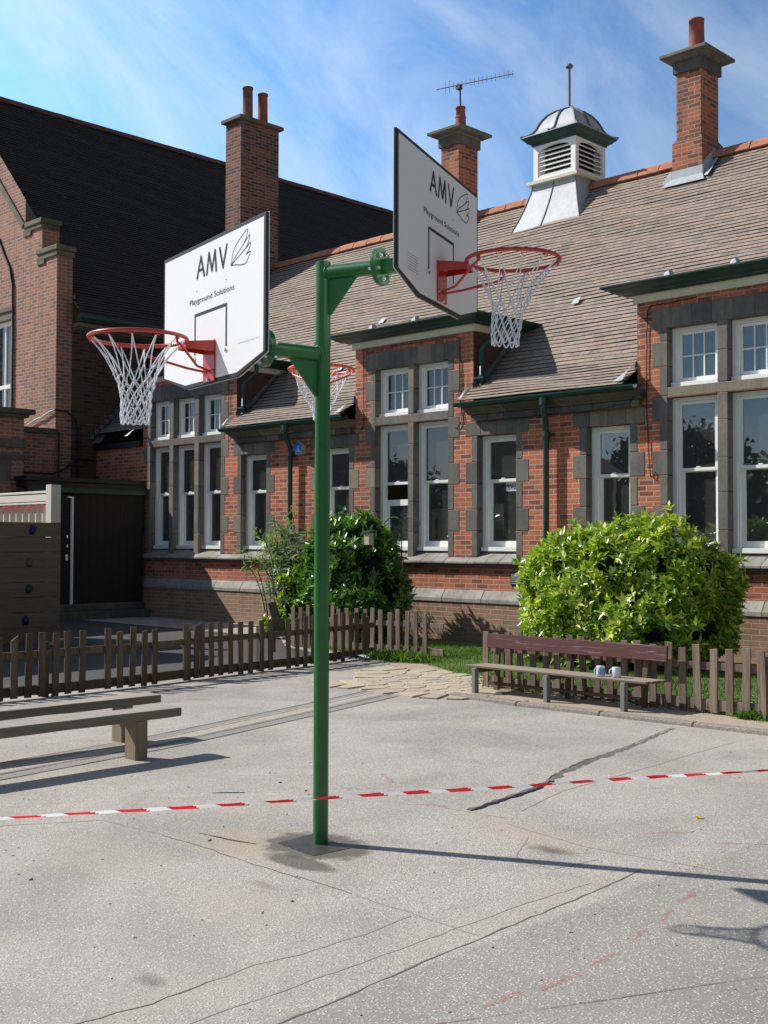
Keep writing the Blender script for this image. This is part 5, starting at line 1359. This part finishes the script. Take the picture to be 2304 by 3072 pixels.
def bush(label, cat, lobes, nclus, per, L, W, mat, core, seed, tintbase=.45, stems=True, name='shrub', up_bias=.6, loc=(0, 0, 0)):
    rg = np.random.default_rng(seed); root = thing(name, label, cat, loc)
    base = []; nor = []
    w_ = np.array([l[1][0] * l[1][1] + l[1][0] * l[1][2] for l in lobes]); w_ /= w_.sum()
    while sum(len(b) for b in base) < nclus:
        k = rg.choice(len(lobes), p=w_); c, rad = np.array(lobes[k][0]), np.array(lobes[k][1])
        d = rg.normal(size=(40, 3)); d /= np.linalg.norm(d, axis=1)[:, None]
        depth = 1 - np.abs(rg.normal(size=40)) * .10 + rg.normal(size=40) * .03
        P = c + d * rad * depth[:, None]
        others = [(l[0], np.array(l[1]) * .86) for j, l in enumerate(lobes) if j != k]
        ok = (P[:, 2] > .06)
        if others: ok &= ~lobes_inside(P, others)
        nn = d / rad; nn /= np.linalg.norm(nn, axis=1)[:, None]
        base.append(P[ok]); nor.append(nn[ok])
    B = np.concatenate(base)[:nclus]; Nn = np.concatenate(nor)[:nclus]
    wob_ = np.sin(B[:, 0] * 5.1 + seed) * np.cos(B[:, 2] * 6.3 + seed) + np.sin(B[:, 1] * 7 + B[:, 0] * 3)
    B = B + Nn * (wob_ * .055)[:, None]
    shoot = rg.random(len(B)) < .09; B[shoot] += (Nn[shoot] * .6 + np.array([0, 0, .6])) * rg.uniform(.04, .14, (shoot.sum(), 1))
    keep = np.sin(B[:, 0] * 9.3 + seed * 1.7) * np.sin(B[:, 2] * 8.1 + 1) * np.sin(B[:, 1] * 6 + 2) > -.42; B, Nn = B[keep], Nn[keep]
    axis = Nn * (1 - up_bias) + np.array([0, 0, up_bias]) + rg.normal(size=B.shape) * .28; axis /= np.linalg.norm(axis, axis=1)[:, None]
    allb, alld, allu, tl = [], [], [], []
    t1 = np.cross(axis, np.array([.3, .5, .8])); t1 /= np.linalg.norm(t1, axis=1)[:, None]; t2 = np.cross(axis, t1)
    ct_ = rg.normal(size=len(B)) * .12
    for k in range(per):
        a = 2 * math.pi * k / per * 1.618 * 2 + rg.normal(size=len(B)) * .25
        el = .15 + .75 * (k / per) + rg.normal(size=len(B)) * .12
        rad_ = t1 * np.cos(a)[:, None] + t2 * np.sin(a)[:, None]
        d = rad_ * np.cos(el)[:, None] + axis * np.sin(el)[:, None]
        allb.append(B - axis * (.05 * (1 - k / per))[..., None] if False else B - axis * .05 * (1 - k / per)); alld.append(d); allu.append(axis + rad_ * .001)
        tl.append(tintbase + ct_ + .10 * (k / per) + rg.normal(size=len(B)) * .16)
    Bb = np.concatenate(allb); Dd = np.concatenate(alld); Uu = np.concatenate(allu); tt = np.clip(np.concatenate(tl), 0, 1)
    n = len(Bb)
    leaves('foliage', mat, root, Bb, Dd, Uu, L * rg.uniform(.5, 1.35, n), W * rg.uniform(.6, 1.3, n), tt)
    # dark leafy interior
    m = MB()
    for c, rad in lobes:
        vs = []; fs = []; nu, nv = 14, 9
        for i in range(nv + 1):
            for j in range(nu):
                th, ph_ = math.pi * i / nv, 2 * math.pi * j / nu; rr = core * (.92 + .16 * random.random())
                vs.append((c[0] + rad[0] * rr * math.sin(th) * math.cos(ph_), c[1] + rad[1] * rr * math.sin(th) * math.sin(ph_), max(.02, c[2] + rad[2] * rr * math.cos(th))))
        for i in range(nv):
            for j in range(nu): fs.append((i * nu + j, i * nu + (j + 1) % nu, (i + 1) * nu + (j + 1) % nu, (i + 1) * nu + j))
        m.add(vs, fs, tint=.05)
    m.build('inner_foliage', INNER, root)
    if stems:
        m = MB()
        for k in range(9):
            c, rad = lobes[k % len(lobes)]; x = c[0] + random.uniform(-.4, .4) * rad[0]; y = c[1] + random.uniform(-.4, .4) * rad[1]
            m.tube([(x * .9 + c[0] * .1, y, 0), (x, y, .4), (x + random.uniform(-.2, .2), y - rad[1] * .5, max(.5, c[2]))], [.025, .02, .008], 6)
        m.build('stem', STEM, root)
    return root
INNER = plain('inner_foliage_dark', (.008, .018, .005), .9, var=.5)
# bright spotted laurel on the right
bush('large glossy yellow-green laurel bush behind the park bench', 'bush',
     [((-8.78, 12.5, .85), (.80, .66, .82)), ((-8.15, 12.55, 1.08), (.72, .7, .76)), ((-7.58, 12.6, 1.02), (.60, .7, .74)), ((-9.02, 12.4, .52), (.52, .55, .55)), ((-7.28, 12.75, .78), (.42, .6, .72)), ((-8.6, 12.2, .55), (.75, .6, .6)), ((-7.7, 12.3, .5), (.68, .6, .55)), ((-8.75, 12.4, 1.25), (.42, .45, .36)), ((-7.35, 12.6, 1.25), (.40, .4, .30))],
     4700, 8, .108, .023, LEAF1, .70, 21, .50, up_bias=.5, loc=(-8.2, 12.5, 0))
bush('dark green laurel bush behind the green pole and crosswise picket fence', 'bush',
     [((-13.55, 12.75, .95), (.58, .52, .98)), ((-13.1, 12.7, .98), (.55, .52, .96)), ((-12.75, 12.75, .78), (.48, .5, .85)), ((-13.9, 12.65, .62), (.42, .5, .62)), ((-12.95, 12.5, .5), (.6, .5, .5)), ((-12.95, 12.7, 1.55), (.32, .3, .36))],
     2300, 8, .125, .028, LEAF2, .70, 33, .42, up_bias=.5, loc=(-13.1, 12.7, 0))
# buddleia: arching shoots with long narrow grey leaves
bd = thing('buddleia', 'wispy grey-green buddleia shrub left of the dark laurel', 'shrub', (-14.9, 12.9, 0))
rg = np.random.default_rng(5); Bs, Ds, Us, Ts = [], [], [], []
m = MB()
for k in range(120):
    a = rg.uniform(0, 2 * math.pi); sp = rg.uniform(.15, .75); h = rg.uniform(1.0, 2.2); x0, y0 = -14.75 + rg.normal() * .18, 12.85 + rg.normal() * .14
    tip = np.array([x0 + math.cos(a) * sp * 1.0 - .10, y0 + math.sin(a) * sp * .7, h * (1 - .25 * sp)])
    pts = []
    for q in np.linspace(0, 1, 9):
        p = np.array([x0, y0, 0]) * (1 - q) + tip * q; p[2] = tip[2] * (1 - (1 - q) ** 1.5) - .10 * q ** 6 * sp; p[0] -= (tip[0] - x0) * .25 * math.sin(q * math.pi); pts.append(p)
    m.tube([tuple(p) for p in pts], [.012 * (1 - .8 * q) + .002 for q in np.linspace(0, 1, 9)], 5)
    for q in np.linspace(.25, 1.0, 17):
        i = min(7, int(q * 8)); p = pts[i] + (pts[i + 1] - pts[i]) * (q * 8 - i); ax = pts[i + 1] - pts[i]; ax /= np.linalg.norm(ax)
        for sgn in (-1, 1):
            r1 = rg.normal(size=3); r1 -= ax * (r1 @ ax); r1 /= np.linalg.norm(r1)
            Bs.append(p); Ds.append(r1 * sgn + ax * .7 + np.array([0, 0, -.15])); Us.append(ax + np.array([0, 0, .3])); Ts.append(.62 + rg.normal() * .2 + .2 * (q - .5))
m.build('stem', STEM, bd)
n = len(Bs); leaves('foliage', LEAF3, bd, np.array(Bs), np.array(Ds), np.array(Us), rg.uniform(.08, .16, n), rg.uniform(.010, .018, n), np.clip(np.array(Ts), 0, 1), droop=.7)
# low sprouts of bright laurel at the foot of the buddleia
bush('small bright green laurel sprouts at the foot of the buddleia', 'shrub', [((-14.25, 12.35, .55), (.30, .3, .62)), ((-14.45, 12.25, .25), (.3, .28, .3))], 190, 7, .10, .024, LEAF1, .55, 41, .40, stems=False, loc=(-14.3, 12.3, 0))
# grass blades
rg = np.random.default_rng(9); NB = 42000
gx = np.concatenate([rg.uniform(-10.8, -2.0, NB), rg.uniform(-13.4, -10.2, 8000)]); gy = np.concatenate([9.5 + rg.uniform(0, 1, NB) ** 1.5 * 3.6, rg.uniform(11.5, 13, 8000)])
turf = [(-14.6, 13.9), (-13.4, 11.75), (-10.9, 11.4), (-10.45, 11.1), (-9.9, 10.75), (-9.0, 10.3), (-8.2, 10.05), (-7.9, 9.66), (-5.8, 9.62), (4, 9.62), (4, 13.9)]
ok = np.array([inside((x, y), turf) for x, y in zip(gx, gy)]); thin = np.sin(gx * 3.1) * np.cos(gy * 4.3) + rg.normal(size=len(gx)) * .6 > -1.0
ok &= thin; gx, gy = gx[ok], gy[ok]; n = len(gx)
B = np.stack([gx, gy, np.full(n, .008)], 1); Dn = np.stack([rg.normal(size=n) * .45, rg.normal(size=n) * .45, np.ones(n)], 1)
o = leaves('grass', GRASS, None, B, Dn, rg.normal(size=(n, 3)), rg.uniform(.025, .06, n), rg.uniform(.0022, .0045, n), np.clip(.5 + .3 * np.sin(gx * 1.3 + 1) * np.cos(gy * 1.7) + rg.normal(size=n) * .2, 0, 1)); o['kind'] = 'stuff'; o['label'] = 'short rough green grass behind the fence and bench'
def tuft(cx_, cy_, n, h, sx, sy, seed):
    r2 = np.random.default_rng(seed); x = cx_ + r2.normal(size=n) * sx; y = cy_ + r2.normal(size=n) * sy
    return np.stack([x, y, np.full(n, .0)], 1), np.stack([r2.normal(size=n) * .5, r2.normal(size=n) * .5, np.ones(n)], 1), r2.uniform(.5, 1, n) * h
Bt, Dt, Lt = [], [], []
for i, (x, y, n_, h, sx, sy) in enumerate(((-10.9, 11.05, 900, .13, .30, .16), (-10.45, 11.0, 600, .16, .18, .12), (-11.3, 11.0, 300, .08, .2, .1), (-5.25, 9.55, 70, .10, .12, .03), (-4.9, 9.45, 110, .12, .08, .03), (-7.5, 9.55, 90, .08, .2, .04), (-8.0, 9.9, 200, .07, .2, .12), (-11.9, 11.3, 300, .09, .5, .08), (-6.0, 9.58, 120, .08, .5, .03), (-11.2, 10.4, 200, .05, .05, .5))):
    b_, d_2, l_ = tuft(x, y, n_, h, sx, sy, i + 50); Bt.append(b_); Dt.append(d_2); Lt.append(l_)
Bt, Dt, Lt = np.concatenate(Bt), np.concatenate(Dt), np.concatenate(Lt); n = len(Bt); rg = np.random.default_rng(77)
o = leaves('weeds', GRASS, None, Bt, Dt, rg.normal(size=(n, 3)), Lt, Lt * .06 + .001, np.clip(.55 + rg.normal(size=n) * .22, 0, 1), droop=.9); o['kind'] = 'stuff'; o['label'] = 'tufts of long weeds along the fence feet'
m = MB(); rd = random.Random(5)
for k in range(260):
    x, y = rd.uniform(-5.9, -3.2), rd.uniform(9.8, 12.3) if k % 3 else rd.uniform(9.8, 10.8)
    r0 = .010; m.add([(x + r0 * math.cos(a), y + r0 * math.sin(a), .05) for a in [j * math.pi / 3 for j in range(6)]], [tuple(range(6))])
o = m.build('daisies', DAISY, None); o['kind'] = 'stuff'; o['label'] = 'scattered white daisies in the grass'

# feeder pole with hooks and a hanging box in the laurel
fp = thing('feeder_pole', 'thin black bird feeder pole with curled hooks beside the dark laurel', 'feeder pole', (-12.38, 12.9, 0))
m = MB(); m.tube([(-12.38, 12.9, 0), (-12.37, 12.9, 1.95)], .009, 8); m.cyl((-12.37, 12.9, 1.93), (-12.37, 12.9, 1.99), .018, 8, .004); m.build('pole', BLACK, fp)
for sg_, z, l in ((-1, 1.83, .37), (1, 1.83, .37), (1, 1.10, .30), (-1, 1.03, .20)):
    m = MB(); b_ = Vector((-12.37, 12.9, z)); hh = .09 if z > 1.5 else -.0
    pts = [b_, b_ + Vector((sg_ * .05, 0, hh * .6)), b_ + Vector((sg_ * .13, 0, hh * 1.0)), b_ + Vector((sg_ * l * .65, 0, hh * .9)), b_ + Vector((sg_ * l * .95, 0, hh * .3 - .01)), b_ + Vector((sg_ * l * 1.02, 0, -.03)), b_ + Vector((sg_ * l * .96, 0, -.05)), b_ + Vector((sg_ * l * .90, 0, -.03))]
    m.tube(pts, .0065, 6); m.build('hook', BLACK, fp)
nb_ = thing('nest_box', 'small cream bird box with a green roof hanging in the dark laurel', 'bird box', (-12.52, 12.3, 1.5))
m = MB(); m.box(-12.58, -12.47, 12.30, 12.40, 1.49, 1.67); m.build('body', BOXG, nb_, bevel=.004)
m = MB(); m.add([(-12.61, 12.27, 1.672), (-12.44, 12.27, 1.672), (-12.44, 12.43, 1.70), (-12.61, 12.43, 1.70), (-12.61, 12.27, 1.684), (-12.44, 12.27, 1.684), (-12.44, 12.43, 1.712), (-12.61, 12.43, 1.712)], [(0, 1, 2, 3), (4, 7, 6, 5), (0, 4, 5, 1), (1, 5, 6, 2), (2, 6, 7, 3), (3, 7, 4, 0)]); m.build('roof', GRNH, nb_)

# litter
def litter(x, y, s_, mat, name, label, cat, seed):
    rr = random.Random(seed); m = MB(); k = 7
    m.add([(x + s_ * math.cos(2 * math.pi * j / k) * (.5 + rr.random()), y + s_ * math.sin(2 * math.pi * j / k) * (.5 + rr.random()), .004 + rr.random() * s_ * .8) for j in range(k)] + [(x, y, s_ * .7)], [(j, (j + 1) % k, k) for j in range(k)])
    o = m.build(name, mat, None); tag(o, label, cat); return o
YEL = plain('yellow_leaf', (.62, .45, .05), .7)
litter(-3.86, 2.55, .010, SIGNW, 'paper_scrap', 'tiny white paper scrap on the open tarmac, bottom left', 'litter', 1)
litter(-3.35, 5.85, .020, YEL, 'fallen_leaf', 'yellow leaf on the tarmac right of the crack', 'leaf', 2)
litter(-6.98, 9.0, .030, YEL, 'fallen_leaf', 'yellow leaf on the soil under the park bench', 'leaf', 3)
litter(-10.95, 10.75, .10, SIGNW, 'plastic_bag', 'crumpled white plastic by the corner of the picket fences', 'litter', 4)
STONE = plain('grey_rubble', (.30, .28, .25), .9, var=.3)
for i, (x, y, s_, lb_) in enumerate(((-11.0, 10.4, .09, 'flat grey stone nearest the left fence foot'), (-10.8, 10.55, .07, 'small rubble stone next to the crumpled plastic'))):
    o = litter(x, y, s_, STONE, 'stone', lb_, 'stone', 10 + i)
m = MB(); rd = random.Random(8)
for k in range(380):
    x, y = rd.uniform(-8, -1.5), rd.uniform(1.6, 8.6) if k % 2 else rd.uniform(2, 5); s_ = rd.uniform(.0015, .0035) * (1 + (rd.random() > .96))
    m.obox((x, y, s_ * .5), (rd.random(), rd.random(), .2), (rd.random() - .5, 1, 0), (0, 0, 1), s_, s_ * .7, s_ * .6)
o = m.build('grit', STONE, None); o['kind'] = 'stuff'; o['label'] = 'loose grit and small stones on the tarmac'

# trees behind the photographer: they are what the window panes mirror
def far_tree(x, y, h, r, seed, label):
    rg = np.random.default_rng(seed); root = thing('tree', label, 'tree', (x, y, 0), 'trees behind the playground')
    m = MB(); m.tube([(x, y, 0), (x + .2, y, h * .35), (x, y + .2, h * .7)], [.3, .22, .08], 10)
    for k in range(6):
        a = k * 1.05; m.tube([(x + .1, y, h * (.3 + k * .05)), (x + math.cos(a) * r * .6, y + math.sin(a) * r * .6, h * (.5 + k * .06))], [.12, .03], 6)
    m.build('trunk', STEM, root)
    N = 9000; cl = rg.normal(size=(60, 3)); cl /= np.linalg.norm(cl, axis=1)[:, None]; cl *= rg.uniform(.45, .95, (60, 1)); cl = cl * np.array([r, r, h * .36]) + np.array([x, y, h * .62])
    B = cl[rg.integers(0, 60, N)] + rg.normal(size=(N, 3)) * np.array([.55, .55, .4])
    leaves('crown', LEAF4, root, B, rg.normal(size=(N, 3)), rg.normal(size=(N, 3)), rg.uniform(.25, .5, N), rg.uniform(.10, .2, N), np.clip(rg.normal(size=N) * .3 + .5, 0, 1))
for i, (x, y, h, r, lb_) in enumerate(((-52, -22, 10, 5, 'broad dark tree far behind on the left'), (-41, -24, 8, 4.5, 'rounded tree second from the left behind the yard'), (-32, -26, 11, 4, 'tallest tree behind the yard'), (-23, -25, 8.5, 5, 'wide low tree behind the yard'), (-13, -24, 9.5, 4.5, 'dense tree behind the photographer'), (-3, -26, 8, 4.5, 'rightmost round tree behind the yard'), (-64, -18, 9, 5, 'outermost dark tree behind the left side'))):
    far_tree(x, y, h * .74, r, 100 + i, lb_)

hg = thing('hedge', 'long dense dark hedge, added unseen behind the playground to darken window reflections', 'hedge', (-30, -20, 0))  # unseen hedge, added to darken what the panes mirror low down
rg = np.random.default_rng(8); N = 26000
B = np.stack([rg.uniform(-75, 6, N), -20 + rg.normal(size=N) * .7, rg.uniform(0, 1, N) ** .8 * 4.3], 1); B[:, 2] *= 1 + .18 * np.sin(B[:, 0] * .7) + .1 * np.sin(B[:, 0] * 2.1)
leaves('foliage', LEAF4, hg, B, rg.normal(size=(N, 3)), rg.normal(size=(N, 3)), rg.uniform(.3, .55, N), rg.uniform(.12, .22, N), np.clip(rg.normal(size=N) * .3 + .4, 0, 1))
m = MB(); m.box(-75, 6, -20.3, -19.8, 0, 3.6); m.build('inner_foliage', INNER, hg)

# ------------------------------------------------------------------ world, sun, camera
world = bpy.data.worlds.new('World'); scn.world = world; world.use_nodes = True
wt = world.node_tree; wn, wl = wt.nodes, wt.links; bg = wn['Background']
sky = wn.new('ShaderNodeTexSky'); sky.sky_type = 'NISHITA'; sky.sun_disc = False
sky.sun_elevation = SUN_EL
sx, sy = -math.cos(SUN_AZ), -math.sin(SUN_AZ)            # direction towards the sun
sky.sun_rotation = math.atan2(sx, sy) % (2 * math.pi)
sky.altitude = 50; sky.air_density = 1.0; sky.dust_density = .4; sky.ozone_density = 2.5
tc = wn.new('ShaderNodeTexCoord')
def wdot(v):
    d_ = wn.new('ShaderNodeVectorMath'); d_.operation = 'DOT_PRODUCT'; d_.inputs[1].default_value = v; wl.new(tc.outputs['Generated'], d_.inputs[0]); return d_.outputs['Value']
mp = wn.new('ShaderNodeCombineXYZ'); wl.new(wdot((1.3, 1.3, -1.7)), mp.inputs[0]); wl.new(wdot((2.9, 2.9, 4.2)), mp.inputs[1]); wl.new(wdot((-.7, .7, 0)), mp.inputs[2])
n1 = wn.new('ShaderNodeTexNoise'); n1.inputs['Scale'].default_value = 1.35; n1.inputs['Detail'].default_value = 9; n1.inputs['Roughness'].default_value = .62; n1.inputs['Distortion'].default_value = .55; wl.new(mp.outputs[0], n1.inputs[0])
r1 = wn.new('ShaderNodeValToRGB'); r1.color_ramp.elements[0].position = .40; r1.color_ramp.elements[1].position = .74; wl.new(n1.outputs['Fac'], r1.inputs[0])
# more cloud low and to the left of the view
sep = wn.new('ShaderNodeSeparateXYZ'); wl.new(tc.outputs['Generated'], sep.inputs[0])
dotp = wn.new('ShaderNodeVectorMath'); dotp.operation = 'DOT_PRODUCT'; dotp.inputs[1].default_value = (-.80, -.10, -.35); wl.new(tc.outputs['Generated'], dotp.inputs[0])
rr_ = wn.new('ShaderNodeMapRange'); rr_.inputs[1].default_value = .15; rr_.inputs[2].default_value = .68; rr_.inputs[3].default_value = .36; rr_.inputs[4].default_value = 1.0; wl.new(dotp.outputs['Value'], rr_.inputs[0])
mu = wn.new('ShaderNodeMath'); mu.operation = 'MULTIPLY'; wl.new(r1.outputs[0], mu.inputs[0]); wl.new(rr_.outputs[0], mu.inputs[1])
tintn = wn.new('ShaderNodeMix'); tintn.data_type = 'RGBA'; tintn.blend_type = 'MULTIPLY'; tintn.inputs[0].default_value = 1; wl.new(sky.outputs[0], tintn.inputs[6]); tintn.inputs[7].default_value = (.82, 1.09, 1.30, 1)
mxw = wn.new('ShaderNodeMix'); mxw.data_type = 'RGBA'; wl.new(mu.outputs[0], mxw.inputs[0]); wl.new(tintn.outputs[2], mxw.inputs[6]); mxw.inputs[7].default_value = (12.0, 13.4, 14.4, 1)
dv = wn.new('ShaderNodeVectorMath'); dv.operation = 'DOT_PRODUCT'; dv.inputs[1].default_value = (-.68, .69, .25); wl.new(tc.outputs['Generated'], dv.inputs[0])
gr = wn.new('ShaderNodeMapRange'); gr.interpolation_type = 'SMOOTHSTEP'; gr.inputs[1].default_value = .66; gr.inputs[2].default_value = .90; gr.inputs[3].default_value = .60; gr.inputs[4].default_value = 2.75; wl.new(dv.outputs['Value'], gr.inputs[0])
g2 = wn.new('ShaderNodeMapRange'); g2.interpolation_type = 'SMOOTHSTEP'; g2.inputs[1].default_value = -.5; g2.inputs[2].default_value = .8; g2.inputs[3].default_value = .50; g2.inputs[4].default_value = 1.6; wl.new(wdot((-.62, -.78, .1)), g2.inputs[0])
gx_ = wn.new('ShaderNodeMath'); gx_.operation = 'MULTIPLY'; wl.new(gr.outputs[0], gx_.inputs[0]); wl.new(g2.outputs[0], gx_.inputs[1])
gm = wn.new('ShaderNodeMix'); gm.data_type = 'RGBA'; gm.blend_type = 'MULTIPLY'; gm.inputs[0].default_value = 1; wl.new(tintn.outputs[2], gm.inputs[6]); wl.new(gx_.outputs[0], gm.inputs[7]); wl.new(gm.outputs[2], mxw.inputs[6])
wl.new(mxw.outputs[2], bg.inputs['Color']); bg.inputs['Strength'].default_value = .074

sun = bpy.data.lights.new('sun', 'SUN'); sun.energy = 5.0; sun.angle = D2R(.53); sun.color = (1, .97, .91)
so = bpy.data.objects.new('sun', sun); COL.objects.link(so)
sd = Vector((math.cos(SUN_AZ) * math.cos(SUN_EL), math.sin(SUN_AZ) * math.cos(SUN_EL), -math.sin(SUN_EL)))
so.rotation_euler = sd.to_track_quat('-Z', 'Y').to_euler(); so.location = (-10, -5, 20)

cam = bpy.data.cameras.new('camera'); co_ = bpy.data.objects.new('camera', cam); COL.objects.link(co_)
pitch, roll, yaw = D2R(1.575), D2R(.184), D2R(-44.67)
fwd = Vector((math.sin(yaw) * math.cos(pitch), math.cos(yaw) * math.cos(pitch), math.sin(pitch)))
rt_ = Vector((math.cos(yaw), -math.sin(yaw), 0)); up_ = rt_.cross(fwd)
r2 = rt_ * math.cos(roll) + up_ * math.sin(roll); u2 = -rt_ * math.sin(roll) + up_ * math.cos(roll)
M = Matrix((r2, u2, -fwd)).transposed().to_4x4(); M.translation = Vector((0, 0, 1.5)); co_.matrix_world = M
cam.sensor_fit = 'VERTICAL'; cam.sensor_height = 36; cam.lens = 3533 / 3072 * 36; cam.clip_end = 1000; cam.clip_start = .05
scn.camera = co_
scn.view_settings.view_transform = 'Standard'; scn.view_settings.look = 'None'; scn.view_settings.exposure = 0; scn.view_settings.gamma = 1
scn.render.film_transparent = False
scn.cycles.max_bounces = 8; scn.cycles.transparent_max_bounces = 12
